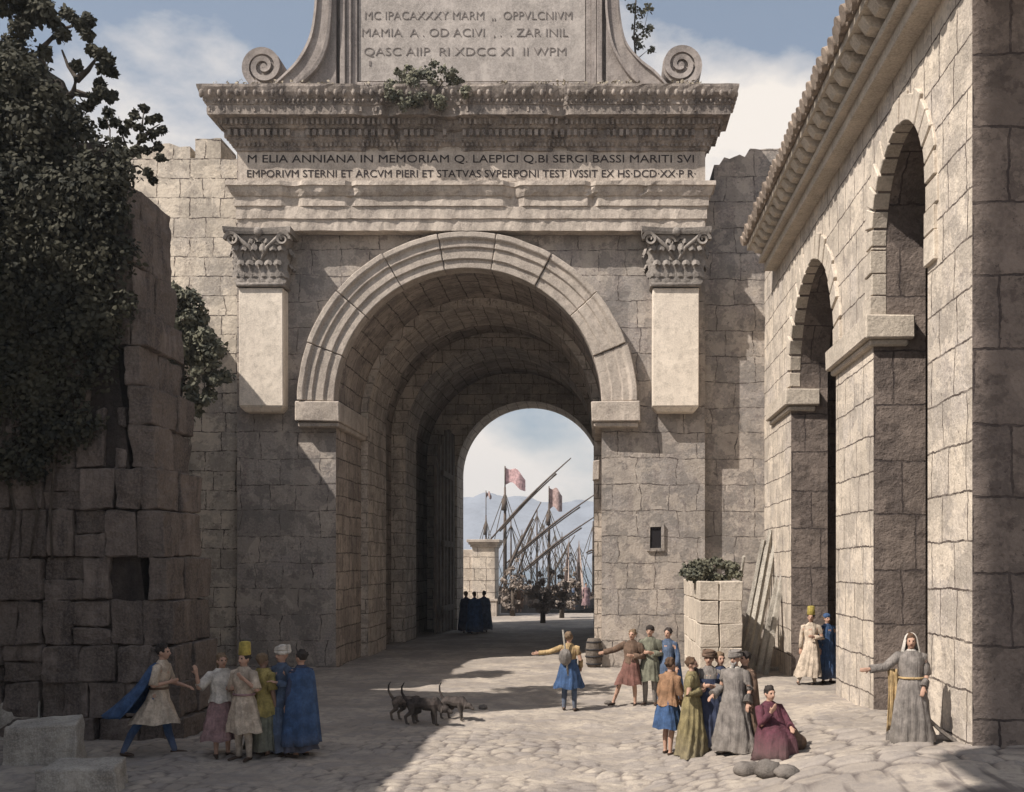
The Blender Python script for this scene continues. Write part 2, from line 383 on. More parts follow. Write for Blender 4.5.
i0 = (np.arange(H_-1)[:, None]*W_+np.arange(W_-1)[None]).ravel()
quads = np.stack([i0, i0+1, i0+1+W_, i0+W_], -1)
me.vertices.add(len(verts)); me.vertices.foreach_set('co', verts.ravel())
me.loops.add(quads.size); me.loops.foreach_set('vertex_index', quads.ravel())
me.polygons.add(len(quads)); me.polygons.foreach_set('loop_start', np.arange(len(quads))*4); me.polygons.foreach_set('loop_total', np.full(len(quads), 4))
me.polygons.foreach_set('use_smooth', np.ones(len(quads), bool)); me.update(); me.validate()
ca = me.color_attributes.new('stones', 'FLOAT_COLOR', 'POINT')
jn = (1-big)*(1-e1)*np.clip(near*.9+.25, 0, 1)*patchy+big*np.clip(1-E1*1.1, 0, 1)
tt = (1-big)*tn+big*TN
cc = np.stack([tt, jn, big, np.ones_like(tt)], -1).reshape(-1)
ca.data.foreach_set('color', cc)
m, nt, b = newmat('paving_stone'); at = nd(nt, 'ShaderNodeAttribute'); at.attribute_name = 'stones'; sp = nd(nt, 'ShaderNodeSeparateColor'); nt.links.new(at.outputs['Color'], sp.inputs[0])
O = nd(nt, 'ShaderNodeTexCoord').outputs['Object']
nA = noise_n(nt, O, .6, 5, .65).outputs['Fac']; nB = noise_n(nt, O, 5, 5, .7).outputs['Fac']; nC = noise_n(nt, O, 30, 3, .7).outputs['Fac']
col = mixc(nt, ramp(nt, nA, .42, .58), (.28, .243, .208), (.41, .355, .295))
col = mixc(nt, ramp(nt, sp.outputs[0], .35, 1, 0, .65), col, (.25, .225, .21))
col = mixc(nt, ramp(nt, nB, .49, .60, 0, .6), col, (.22, .195, .18))
col = mixc(nt, ramp(nt, sp.outputs[1], .30, .8, 0, .85), col, (.11, .092, .085))
nt.links.new(col, b.inputs['Base Color']); b.inputs['Roughness'].default_value = .95
bp = nd(nt, 'ShaderNodeBump'); bp.inputs['Strength'].default_value = .7; bp.inputs['Distance'].default_value = .04
ad = nd(nt, 'ShaderNodeMath', operation='MULTIPLY_ADD'); nt.links.new(nC, ad.inputs[0]); ad.inputs[1].default_value = .3; nt.links.new(nB, ad.inputs[2])
nt.links.new(ad.outputs[0], bp.inputs['Height']); nt.links.new(bp.outputs[0], b.inputs['Normal'])
me.materials.append(m); go = bpy.data.objects.new('street_ground', me); C.objects.link(go); tag(go, kind='structure')
M_pave = m
# quay edge below the street sheet, sea, mountains
q = MB(); q.box(-60, 60, 65.3, 66.2, -3, -.004); tag(q.build('quay_edge', M_trim, bevel=.03), kind='structure')
m, nt, b = newmat('sea_water'); b.inputs['Base Color'].default_value = (.06, .10, .13, 1); b.inputs['Roughness'].default_value = .18
O = nd(nt, 'ShaderNodeTexCoord').outputs['Object']; bp = nd(nt, 'ShaderNodeBump'); bp.inputs['Strength'].default_value = .5; bp.inputs['Distance'].default_value = .25
nt.links.new(noise_n(nt, O, .8, 5).outputs['Fac'], bp.inputs['Height']); nt.links.new(bp.outputs[0], b.inputs['Normal'])
q = MB(); q.poly([(-2500, 66, -1.4), (2500, 66, -1.4), (2500, 4500, -1.4), (-2500, 4500, -1.4)]); tag(q.build('sea', m), kind='structure')
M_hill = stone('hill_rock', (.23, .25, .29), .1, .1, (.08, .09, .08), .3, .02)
q = MB(); rows = []
def ridge(x): return 44+34*math.sin(x*.0088+2.2)+14*n3(x, 3, 0, .012)+7*n3(x, 9, 0, .04)
for k in range(9):
    t = k/8; row = []
    for i in range(150):
        x = -520+i*6.2; row.append((x, 900+t*260, -2+max(2, ridge(x))*math.sin(t*PI/2*1.0)**.8*(1+.12*n3(x, t*300, 0, .03))))
    rows.append(row)
q.grid(rows, sm=True); tag(q.build('mountains', M_hill), kind='structure')

# ------------------------------------------------------------------ arch wall generator
def arch_wall(mb, a0, a1, z0, z1, holes, d0, d1, fn, da=1.0, m_face=0, m_sof=1, top=None, N=40, ends=True, back=True, zlow=None):
    """wall along a, thickness d0..d1, holes = (centre, spring z, radius). fn(a,d,z)->world"""
    def quad(pts, uvs, m): mb.poly([fn(*p) for p in pts], uvs, m)
    def panel(x0, x1, zb0, zb1, zt0, zt1):
        for d, flip in ((d0, 0), (d1, 1)):
            if flip and not back: continue
            pts = [(x0, d, zb0), (x1, d, zb1), (x1, d, zt1), (x0, d, zt0)]
            quad(pts[::-1] if flip else pts, [(p[0], p[2]) for p in (pts[::-1] if flip else pts)], m_face)
        quad([(x0, d0, zt0), (x1, d0, zt1), (x1, d1, zt1), (x0, d1, zt0)], [(x0, d0), (x1, d0), (x1, d1), (x0, d1)], m_face)
    T = top or (lambda x: z1)
    def plain_span(x0, x1):
        n = max(1, int((x1-x0)/.45)) if top else 1
        for i in range(n):
            xa = x0+(x1-x0)*i/n; xb = x0+(x1-x0)*(i+1)/n; panel(xa, xb, z0, z0, T(xa), T(xb))
    x = a0
    for (c, zs, r) in sorted(holes):
        plain_span(x, c-r); arc = 0
        prev = (c-r, zs)
        for i in range(1, N+1):
            t = PI-PI*i/N; cur = (c+r*math.cos(t), zs+r*math.sin(t))
            panel(prev[0], cur[0], prev[1], cur[1], T(prev[0]), T(cur[0]))
            s0 = r*PI*(i-1)/N; s1 = r*PI*i/N
            quad([(prev[0], d0, prev[1]), (prev[0], d1, prev[1]), (cur[0], d1, cur[1]), (cur[0], d0, cur[1])],
                 [(d0, zs+s0), (d1, zs+s0), (d1, zs+s1), (d0, zs+s1)], m_sof)
            prev = cur
        for xx, fl in ((c-r, 0), (c+r, 1)):
            quad([(xx, d0, z0), (xx, d1, z0), (xx, d1, zs), (xx, d0, zs)], [(d0, z0), (d1, z0), (d1, zs), (d0, zs)], m_sof)
        x = c+r
    plain_span(x, a1)
    if ends:
        for xx in (a0, a1):
            quad([(xx, d0, z0), (xx, d1, z0), (xx, d1, T(xx)), (xx, d0, T(xx))], [(d0, z0), (d1, z0), (d1, T(xx)), (d0, T(xx))], m_sof if ends == 2 else m_face)
idf = lambda a, d, z: (a, d, z)

# ------------------------------------------------------------------ THE GATE
gate = thing('city_gate', 'great stone arch gate with inscribed frieze, carved cornice, scrolled attic and deep vaulted passage', 'gate', (-4.06, 32.2, 0))
AX, AZ, AR = -4.06, 8.3, 4.18
g = MB(); arch_wall(g, -11.35, 3.36, -.3, 17.3, [(AX, AZ, AR)], 32.2, 35.6, idf)
g.build('facade_wall', [M_gate, M_vault], gate, recalc=False)
for y0, y1, r, cx, zc in ((35.603, 38.6, 3.93, AX, AZ), (38.603, 42, 4.42, AX, AZ), (42.003, 44.5, 3.86, AX+.02, AZ), (44.503, 50, 4.3, AX+.02, AZ-.05), (50.003, 52.4, 3.52, -3.37, 7.64)):
    g = MB(); arch_wall(g, -11.2, 3.2, -.3, 13.6, [(cx, zc, r)], y0, y1, idf)
    g.build('vault_rib' if r < 4 else 'vault_bay', [M_rib, M_rib] if r < 4 else [M_vault, M_vault], gate, recalc=False)
g = MB(); g.box(-11.2, 3.2, 35.7, 52.3, 13.605, 14.0); g.build('vault_roof', M_vault, gate)

# archivolt: separate voussoirs, three fasciae
g = MB(); nb = 9; prof = [(0, .30), (0, -.26), (.30, -.26), (.31, -.33), (.64, -.33), (.65, -.40), (.86, -.40), (.93, -.50), (1.10, -.50), (1.10, .30)]
for k in range(nb):
    a0 = PI*k/nb+.0025; a1 = PI*(k+1)/nb-.0025; jr = random.uniform(-.035, .035); jy = random.uniform(-.03, .03); rings = []
    for i in range(9):
        a = a0+(a1-a0)*i/8; e = .02*n3(a*9, k)
        rings.append([Vector((AX-(AR-.01+p*1.0+(jr if p > .2 else 0)+e*(p > .2))*math.cos(a), 32.2+d+jy*(d < 0), AZ+(AR-.01+p+(jr if p > .2 else 0)+e*(p > .2))*math.sin(a))) for p, d in prof])
    g.loft(rings, sm=False)
g.build('archivolt', M_arcring, gate, bevel=.02)
for x0, x1 in ((-9.4, -8.0), (-.2, 1.32)):
    g = MB(); g.box(x0, x1, 31.72, 36.1, 7.66, 8.29, .02); g.box(x0+.07, x1-.07, 31.82, 36.0, 7.5, 7.655, .01)
    g.build('impost', M_trim, gate, bevel=.03)

# pilasters with capitals
def spiral(mb, c, r, turns, w, y0, y1, sgn=1, n=40, ph=0):
    path = []
    for i in range(n+1):
        t = i/n; a = ph+sgn*turns*2*PI*t; rr = r*(1-.86*t)
        path.append((c[0]+rr*math.cos(a), c[1]+rr*math.sin(a), w*(1-.55*t)))
    rings = []
    for i, (x, z, ww) in enumerate(path):
        dx = x-c[0]; dz = z-c[1]; l = math.hypot(dx, dz) or 1
        nx, nz_ = dx/l, dz/l
        rings.append([Vector((x-nx*ww*.5, y0, z-nz_*ww*.5)), Vector((x+nx*ww*.5, y0-.03, z+nz_*ww*.5)), Vector((x+nx*ww*.5, y1, z+nz_*ww*.5)), Vector((x-nx*ww*.5, y1, z-nz_*ww*.5))])
    mb.loft(rings, sm=False)
def acanthus(mb, c, w, h, out, dirv, curl=.16):
    """leaf rising from c, leaning out along dirv with ragged lobes"""
    d = Vector(dirv).normalized(); s = Vector((-d.y, d.x, 0)); c = Vector(c); rows = []
    for i in range(15):
        t = i/14; zz = h*math.sin(t*PI*.60)/math.sin(PI*.5) if t < .85 else h*(1-.22*(t-.85)/.15)
        o = .03+out*(t**2.2); ww = w*.5*(1.15-.6*t**2.5)*(1+.26*math.sin(t*PI*9))
        row = []
        for k in range(5):
            f = (k-2)/2; row.append(c+s*(ww*f)+d*(o+.05*(1-f*f)-(.02 if k in (1, 3) else 0))+Vector((0, 0, zz-.04*f*f)))
        rows.append(row)
    mb.grid(rows, sm=True)
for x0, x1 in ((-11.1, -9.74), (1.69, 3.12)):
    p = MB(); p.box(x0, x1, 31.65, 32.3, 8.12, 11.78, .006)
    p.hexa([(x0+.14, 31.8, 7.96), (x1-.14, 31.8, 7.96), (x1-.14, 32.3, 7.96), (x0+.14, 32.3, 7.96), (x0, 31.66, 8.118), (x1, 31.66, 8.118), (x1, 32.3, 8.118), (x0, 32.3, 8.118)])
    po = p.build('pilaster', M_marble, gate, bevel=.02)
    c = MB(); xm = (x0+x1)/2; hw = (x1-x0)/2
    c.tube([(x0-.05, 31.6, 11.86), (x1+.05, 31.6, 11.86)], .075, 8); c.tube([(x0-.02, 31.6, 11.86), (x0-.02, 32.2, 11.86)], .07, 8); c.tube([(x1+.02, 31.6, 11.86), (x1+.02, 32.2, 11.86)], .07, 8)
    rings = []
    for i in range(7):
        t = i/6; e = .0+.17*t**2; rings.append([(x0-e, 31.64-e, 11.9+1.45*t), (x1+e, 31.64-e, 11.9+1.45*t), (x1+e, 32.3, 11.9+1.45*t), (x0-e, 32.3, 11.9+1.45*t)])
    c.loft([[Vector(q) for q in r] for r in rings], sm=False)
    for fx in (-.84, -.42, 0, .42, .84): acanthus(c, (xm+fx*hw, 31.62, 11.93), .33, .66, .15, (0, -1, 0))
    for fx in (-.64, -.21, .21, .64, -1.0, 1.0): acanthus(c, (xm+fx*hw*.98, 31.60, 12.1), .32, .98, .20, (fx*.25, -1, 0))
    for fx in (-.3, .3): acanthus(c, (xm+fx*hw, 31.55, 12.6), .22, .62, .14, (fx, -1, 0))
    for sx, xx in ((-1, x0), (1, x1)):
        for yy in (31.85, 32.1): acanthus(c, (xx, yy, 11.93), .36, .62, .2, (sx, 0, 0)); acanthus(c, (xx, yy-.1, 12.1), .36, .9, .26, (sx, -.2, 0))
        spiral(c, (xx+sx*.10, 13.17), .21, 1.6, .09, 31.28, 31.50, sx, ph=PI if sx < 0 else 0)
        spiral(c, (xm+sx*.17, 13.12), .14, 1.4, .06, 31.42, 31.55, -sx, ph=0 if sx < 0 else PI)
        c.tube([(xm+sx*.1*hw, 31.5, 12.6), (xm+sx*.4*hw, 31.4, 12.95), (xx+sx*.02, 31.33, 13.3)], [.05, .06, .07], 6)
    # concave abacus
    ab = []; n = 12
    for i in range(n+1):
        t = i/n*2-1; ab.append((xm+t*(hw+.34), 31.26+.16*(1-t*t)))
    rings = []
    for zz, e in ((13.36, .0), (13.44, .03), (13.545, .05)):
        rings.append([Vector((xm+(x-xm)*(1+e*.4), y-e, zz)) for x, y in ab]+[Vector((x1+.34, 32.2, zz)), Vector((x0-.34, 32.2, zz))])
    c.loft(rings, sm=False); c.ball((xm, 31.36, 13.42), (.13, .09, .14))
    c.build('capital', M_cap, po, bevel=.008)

# swept mouldings round three sides
EX0, EX1, EY = -11.14, 3.32, 31.70
def sweep(mb, prof, x0=EX0, x1=EX1, yf=EY, yb=32.25, n=90, wob=.012, chips=()):
    rings = []
    def prof_at(t, corner):
        return None
    st = [('L', 0)]+[('F', i/n) for i in range(n+1)]+[('R', 0)]
    for kind, t in st:
        ring = []
        for j, (p, z) in enumerate(prof):
            if kind == 'L': x, y = x0-p, yb
            elif kind == 'R': x, y = x1+p, yb
            else:
                x = x0-p+(x1-x0+2*p)*t; y = yf-p
                w = wob*n3(x*2.3, z*4, 1.7)+wob*.8*n3(x*7, z*7, 5)
                y += w; z += w*.8
                for cx, cw, cd in chips:
                    q = max(0, 1-abs(x-cx)/cw)
                    if q > 0 and p > .05: y += cd*min(1, q*2); 
            ring.append(Vector((x, y, z)))
        rings.append(ring)
    for r in rings: r.append(Vector((r[-1].x, yb+.05, r[-1].z))); 
    mb.loft(rings, closed=False, sm=False)
g = MB()
sweep(g, [(-.45, 13.56), (.0, 13.56), (0, 13.90), (.05, 13.92), (.05, 14.28), (.10, 14.30), (.10, 14.58), (.14, 14.60), (.20, 14.70), (.25, 14.85), (.30, 14.87), (.30, 15.00), (-.02, 15.07)], chips=((-2.6, .22, .2), (-7.6, .08, .12), (-.2, .1, .12), (-9.4, .3, .1), (1.4, .06, .1)), wob=.03)
for x, w, zz in ((-2.62, .14, 14.85),): pass
g.build('architrave', M_trim, gate)
g = MB(); g.box(EX0+.03, EX1-.03, EY+.03, 32.6, 13.6, 17.5); g.box(EX0, EX1, EY+.0, 32.6, 15.075, 16.03); g.build('frieze', M_trim, gate)
g = MB()
sweep(g, [(.0, 16.0), (.06, 16.02), (.06, 16.10), (.14, 16.20), (.22, 16.28), (.22, 16.34), (.24, 16.36), (.24, 16.56), (.34, 16.60), (.42, 16.70), (.46, 16.84), (.70, 16.86), (.70, 17.14), (.73, 17.16), (.74, 17.26), (.80, 17.34), (.88, 17.46), (.93, 17.60), (.93, 17.68), (.3, 17.74), (-.4, 17.75)],
      chips=((-7.0, .35, .10), (-4.6, .5, .16), (-1.2, .3, .14), (-6.3, .12, .25)), wob=.035)
W0, W1 = EX0, EX1
def course(p, z0, z1, step, w, dep):          # small carved teeth on front and both returns
    x = W0-p+.04
    while x < W1+p-.04:
        if random.random() > .05 and abs(x+4.55) > .35*random.random()*1.6:
            g.box(x, x+w*random.uniform(.85, 1.05), EY-p-dep, EY-p+.03, z0, z1, .006)
        x += step
    for xx, sg in ((W0-p, -1), (W1+p, 1)):
        y = EY-p+.05
        while y < 32.2: g.box(min(xx, xx+sg*dep), max(xx, xx+sg*dep), y, y+w, z0, z1, .004); y += step
course(.245, 16.37, 16.55, .20, .115, .12)
course(.10, 16.12, 16.22, .14, .07, .06)
course(.43, 16.66, 16.83, .155, .075, .07)
course(.71, 16.94, 17.08, .46, .06, .012)
def eggs(p, z, r, step, asp=1.3):
    x = W0-p+.05
    while x < W1+p:
        if random.random() > .08: g.ball((x, EY-p-.01, z), (r*.8, r*.75, r*asp), 8, 5)
        x += step
    for xx in (W0-p, W1+p):
        y = EY-p+.1
        while y < 32.2: g.ball((xx, y, z), (r*.7, r*.8, r*asp), 8, 5); y += step
eggs(.76, 17.24, .055, .14, 1.0)
eggs(.86, 17.44, .085, .27, 1.35)
eggs(.15, 16.27, .05, .13, 1.0)
g.build('cornice', M_corn, gate)

def text_mesh(body, x0, x1, zc, hgt, Y, mat, name, parent, bold=.0):
    cu = bpy.data.curves.new(name, 'FONT'); cu.body = body; cu.size = 1; cu.extrude = .02; cu.offset = bold; cu.resolution_u = 3
    o = bpy.data.objects.new(name+'_tmp', cu); C.objects.link(o)
    bpy.context.view_layer.update()
    me = bpy.data.meshes.new_from_object(o.evaluated_get(bpy.context.evaluated_depsgraph_get()))
    bpy.data.objects.remove(o)
    co = np.empty(len(me.vertices)*3); me.vertices.foreach_get('co', co); co = co.reshape(-1, 3)
    mn = co.min(0); mx = co.max(0); sx = (x1-x0)/(mx[0]-mn[0]); sz = hgt/.73
    off = wloc(parent)
    new = np.stack([x0+(co[:, 0]-mn[0])*sx-off.x, np.full(len(co), Y)-off.y-co[:, 2]*.5, zc-hgt/2+co[:, 1]*sz-off.z], -1)
    me.vertices.foreach_set('co', new.ravel()); me.materials.append(mat); me.update()
    ob = bpy.data.objects.new(name, me); C.objects.link(ob); ob.parent = parent
    return ob
text_mesh('M ELIA ANNIANA IN MEMORIAM Q. LAEPICI Q.BI SERGI BASSI MARITI SVI', EX0+.30, EX1-.35, 15.79, .25, EY-.004, M_letter, 'inscription', gate)
text_mesh('EMPORIVM STERNI ET ARCVM PIERI ET STATVAS SVPERPONI TEST IVSSIT EX HS·DCD·XX·P R·', EX0+.28, EX1-.30, 15.33, .24, EY-.004, M_letter, 'inscription', gate)

# attic: panel, frame, scrolls
at_ = MB(); at_.box(-8.6, .6, 31.95, 33.4, 17.5, 22.2); at_.build('attic_block', M_attic, gate, bevel=.02)
pn = MB(); pn.box(-7.45, -.40, 31.9, 32.0, 18.28, 22.0, 0); pno = pn.build('inscription_panel', M_panel, gate)
fr = MB()
for e, d in ((.0, .30), (.17, .22), (.33, .13)):
    x0, x1, z0 = -7.98+e, .13-e, 17.78+e*.9
    w = .16
    fr.box(x0, x0+w, 31.95-d, 31.96, z0, 22.1, .004); fr.box(x1-w, x1, 31.95-d, 31.96, z0, 22.1, .004); fr.box(x0+w, x1-w, 31.95-d, 31.96, z0, z0+w*.9, .004)
fr.build('panel_frame', M_attic, gate, bevel=.015)
for body, a, b_, v in (('MC IPACAXXXY MARM  ,,  OPPVLCNIVM', 365, 572, 15), ('MAMIA  A . OD ACIVI  , .  . ZAR INIL', 362, 568, 32), ('QASC AIIP  RI XDCC XI  II WPM', 364, 566, 51)):
    text_mesh(body, PX(a, 0, 31.88).x, PX(b_, 0, 31.88).x, PX(0, v, 31.88).z, .27, 31.893, M_letter2, 'inscription', pno, -.012)
text_mesh('I', PX(369, 0, 31.88).x, PX(371, 0, 31.88).x, PX(0, 63, 31.88).z, .16, 31.893, M_letter2, 'inscription', pno)
def scroll(sg, cu, cv, band):
    s = MB(); Y0 = 31.45; Y1 = 32.3
    P2 = lambda u, v: (PX(u, v, Y0).x, PX(u, v, Y0).z)
    c = P2(cu, cv); spiral(s, c, .60, 2.1, .22, Y0+.02, Y1, sg, 60, ph=-PI/2+(.2*sg))
    s.tube([(c[0], Y0+.05, c[1]), (c[0], Y1, c[1])], .11, 14, sm=False)
    dk = []
    for i in range(28): dk.append((c[0]+.56*math.cos(2*PI*i/28), c[1]+.56*math.sin(2*PI*i/28)))
    s.prism(dk, Y0+.12, Y1-.03)
    outer = [P2(*p) for p in band[0]]; inner = [P2(*p) for p in band[1]]
    n = len(outer)
    def cat(pts, t):
        f = t*(len(pts)-1); i = min(int(f), len(pts)-2); f -= i
        p = [Vector(pts[max(0, min(len(pts)-1, k))]) for k in (i-1, i, i+1, i+2)]
        return .5*((2*p[1])+(-p[0]+p[2])*f+(2*p[0]-5*p[1]+4*p[2]-p[3])*f*f+(-p[0]+3*p[1]-3*p[2]+p[3])*f**3)
    rings = []
    for i in range(31):
        o = cat(outer, i/30); q = cat(inner, i/30); e = (q-o)
        rings.append([Vector((o.x, Y0, o.y)), Vector((o.x+e.x*.14, Y0-.02, o.y+e.y*.14)), Vector((o.x+e.x*.16, Y0+.07, o.y+e.y*.16)), Vector((o.x+e.x*.84, Y0+.07, o.y+e.y*.84)),
                      Vector((o.x+e.x*.86, Y0-.02, o.y+e.y*.86)), Vector((q.x, Y0, q.y)), Vector((q.x, Y1, q.y)), Vector((o.x, Y1, o.y))])
    s.loft(rings, sm=False)
    # recessed web between band and panel
    for i in range(30):
        a = cat(inner, i/30); b2 = cat(inner, (i+1)/30); xe = -8.1 if sg < 0 else .25
        s.hexa([(a.x, Y0+.2, a.y), (xe, Y0+.2, a.y), (xe, Y1-.05, a.y), (a.x, Y1-.05, a.y), (b2.x, Y0+.2, b2.y), (xe, Y0+.2, b2.y), (xe, Y1-.05, b2.y), (b2.x, Y1-.05, b2.y)])
    s.build('scroll', M_attic, gate)
scroll(-1, 263, 66, ([(272, 84), (283, 74), (297, 59), (309, 36), (314, 8), (315, -20)], [(282, 97), (300, 83), (317, 67), (327, 45), (331, 14), (332, -20)]))
scroll(1, 681, 64, ([(668, 84), (655, 70), (640, 58), (626, 40), (620, 10), (619, -20)], [(660, 97), (642, 86), (627, 72), (612, 46), (606, 14), (605, -20)]))

# doors standing open at the far end of the passage + hinge
dr = MB(); n = 6
for i in range(n):
    y0 = 46.2+i*.62; dr.box(-7.42+.06*i, -7.28+.06*i, y0, y0+.60, .06, 9.6-.10*(i-4)**2, .01)
for zz in (1.0, 4.0, 7.2): dr.box(-7.1, -6.98, 46.3, 49.8, zz, zz+.28, .01)
dr.build('door_leaf', M_doorw, gate, bevel=.02)
h = MB(); h.box(-.16, .06, 33.0, 33.5, PX(0, 480, 33).z, PX(0, 460, 33).z, .02); h.build('hinge_block', M_trim, gate, bevel=.03)
sl = MB()
def rectpx(u0, u1, v0, v1, Y): a = PX(u0, v1, Y); b_ = PX(u1, v0, Y); return a.x, b_.x, a.z, b_.z
x0, x1, z0, z1 = rectpx(650, 661, 527, 548, 32.19); sl.box(x0, x1, 32.17, 32.19, z0, z1); 
f_ = .05
sl2 = MB()
for bx in ((x0-.1, x0, z0-.1, z1+.1), (x1, x1+.1, z0-.1, z1+.1), (x0, x1, z1, z1+.1), (x0, x1, z0-.1, z0)): sl2.box(bx[0], bx[1], 32.12, 32.2, bx[2], bx[3], .01)
so = sl2.build('slit_window', M_gate, gate); sl.build('painted_dark_plate', M_dark, so)  # slit's inner shade is a flat dark plate set before the wall

# ------------------------------------------------------------------ city walls either side
def crenel(x, seedv, base, amp, merl=()):
    z = base+amp*n3(x*.9, seedv, 0)+.12*n3(x*4, seedv, 3)
    for a, b_, h_ in merl:
        if a < x < b_: z += h_
    return z
def ragged_wall(name, label, x0, x1, y0, y1, top, mat, joff=0):
    w = MB(); pts = []; x = x0
    n = int((x1-x0)/.16)
    xs_ = [x0+(x1-x0)*i/n for i in range(n+1)]; tz = [top(x_) for x_ in xs_]
    for i in range(n):
        a, b_ = xs_[i], xs_[i+1]; za, zb = tz[i], tz[i+1]
        if abs(za-zb) > .35: zb = za
        p = [(a, y0, -.3), (b_, y0, -.3), (b_, y1, -.3), (a, y1, -.3), (a, y0, za), (b_, y0, zb), (b_, y1, zb), (a, y1, za)]
        ii = [w.vert(q_) for q_ in p]
        for q_ in ((4, 5, 6, 7), (0, 1, 5, 4), (2, 3, 7, 6)): w.face([ii[k] for k in q_])
        if i == 0 or abs(tz[i-1]-za) > .01 : w.face([ii[k] for k in (3, 0, 4, 7)])
        if i == n-1 or abs(tz[i+1]-zb) > .01: w.face([ii[k] for k in (1, 2, 6, 5)])
    o = w.build(name, mat, recalc=False); return tag(o, label, 'wall')
def topL(x):
    u = VU+x*F/32.7
    v = 160+6*n3(x, 1, 0, 1.3)
    if 194 < u < 218: v = 140+3*n3(x, 5, 0, 4)
    elif 152 < u < 188: v = 146+5*n3(x, 4, 0, 2)
    elif u > 218: v = 160
    elif u <= 152: v = 150+3*n3(x, 8, 0, 2)
    return PX(0, v, 32.7).z
def topR(x):
    u = VU+x*F/32.7
    if u < 712: v = 186
    elif u < 722: v = 166
    elif u < 745: v = 158+4*n3(x, 5, 0, 3)
    else: v = 150+2*n3(x, 2, 0, 3)
    return PX(0, v, 32.7).z
ragged_wall('city_wall', 'sunlit cream city wall with broken battlements left of the gate', -19, -11.36, 32.6, 34, topL, M_city)
ragged_wall('city_wall', 'weathered grey city wall with crumbling top between gate and arcaded building', 3.37, 12, 32.6, 34, topR, M_gate)
# rampart running back from the bastion on the left; mostly hidden, its top carries the bush
w = MB(); n = 24
for i in range(n):
    ya = 21.5+(32.55-21.5)*i/n; yb = 21.5+(32.55-21.5)*(i+1)/n; za = 11.6+.35*n3(ya, 2, 0, .8); zb = 11.6+.35*n3(yb, 2, 0, .8)
    w.poly([(-13, ya, -.3), (-13, yb, -.3), (-13, yb, zb), (-13, ya, za)]); w.poly([(-13, ya, za), (-13, yb, zb), (-16, yb, zb), (-16, ya, za)]); w.poly([(-16, ya, -.3), (-16, yb, -.3), (-16, yb, zb), (-16, ya, za)])
w.poly([(-13, 21.5, -.3), (-16, 21.5, -.3), (-16, 21.5, 11.5), (-13, 21.5, 11.5)])
tag(w.build('rampart', M_city, recalc=False), 'old rampart running back to the gate behind the ruined bastion', 'wall')

# ------------------------------------------------------------------ arcaded building on the right
XW = 5.3
arc = thing('arcade_building', 'tall pale stone arcaded building with two deep arches and tiled eaves on the right', 'building', (XW, 23.7, 0))
fy = lambda a, d, z: (XW+d, a, z)
H1 = (18.08, 9.35, 1.62); H2 = (25.45, 8.08, 2.65)
g = MB(); arch_wall(g, 14.5, 33.1, -.3, 12.5, [H1, H2], 0, 1.0, fy, ends=2); g.build('arcade_wall', [M_right, M_right_shade], arc, recalc=False)
g = MB(); g.box(XW+1.0, 12, 14.502, 15.3, -.3, 12.5); g.build('end_wall', M_right_shade, arc)
g = MB(); g.box(11.2, 12, 15.3, 33.1, -.3, 12.5); g.box(XW+1.0, 11.2, 32.3, 33.1, -.3, 12.5); g.box(XW+1.0, 11.2, 15.3, 32.3, 12.0, 12.45); g.build('inner_wall', M_right_shade, arc)
def ring_arch(c, zs, r, w, nb, name, stilt=None):
    g = MB()
    for k in range(nb):
        a0 = PI*k/nb+.012; a1 = PI*(k+1)/nb-.012; jr = random.uniform(-.05, .09); d = -random.uniform(.03, .09); rr = []
        for i in range(4):
            a = a0+(a1-a0)*i/3; rr.append([Vector(fy(c-q*math.cos(a), dd, zs+q*math.sin(a))) for q, dd in ((r-.012, .25), (r-.012, d), (r+w+jr, d), (r+w+jr, .25))])
        g.loft(rr, sm=False)
    if stilt:
        for s in (-1, 1):
            z = stilt; 
            while z < zs-.05:
                h_ = min(zs-z, random.uniform(.35, .5)); q = w+random.uniform(-.05, .1); d = -random.uniform(.03, .08)
                a, b_ = (c+s*(r-.012)), (c+s*(r+q)); g.box(XW+d, XW+.25, min(a, b_), max(a, b_), z+.008, z+h_-.008); z += h_
    return g.build(name, M_rightring, arc, bevel=.015)
ring_arch(*H1, .45, 15, 'arch_ring', 8.02); ring_arch(*H2, .52, 19, 'arch_ring')
for ya, yb in ((19.70, 22.80), (28.10, 31.0)):
    g = MB(); g.box(XW-.20, XW+.75, ya-.20, yb+.20, 7.58, 8.03, .015); g.box(XW-.10, XW+.65, ya-.1, yb+.1, 7.44, 7.575, .01); g.build('impost', M_rightring, arc, bevel=.03)
# eaves: bed mould, modillion stones, roof tiles
ez = -.66
g = MB(); g.box(4.95, XW+1.2, 11, 30.5, 12.62+ez, 12.85+ez); g.box(4.78, XW+1.2, 11, 30.5, 12.852+ez, 13.0+ez); g.box(4.44, XW+1.2, 10.9, 30.6, 13.26+ez, 13.42+ez)
y = 11.2
while y < 30.2:
    ww = random.uniform(.30, .38); g.hexa([(4.62, y, 13.06+ez), (XW, y, 12.92+ez), (XW, y+ww, 12.92+ez), (4.62, y+ww, 13.06+ez), (4.48, y, 13.258+ez), (XW, y, 13.258+ez), (XW, y+ww, 13.258+ez), (4.48, y+ww, 13.258+ez)]); y += .62
g.box(4.92, XW+1.2, 11, 30.5, 13.002+ez, 13.25+ez)
g.build('eaves_cornice', M_rightring, arc, bevel=.012)
g = MB(); g.hexa([(4.40, 10.9, 13.43+ez), (12.4, 10.9, 16.6+ez), (12.4, 33, 16.6+ez), (4.40, 30.6, 13.43+ez), (4.38, 10.9, 13.50+ez), (12.4, 10.9, 16.7+ez), (12.4, 33, 16.7+ez), (4.38, 30.6, 13.50+ez)])
y = 11.0
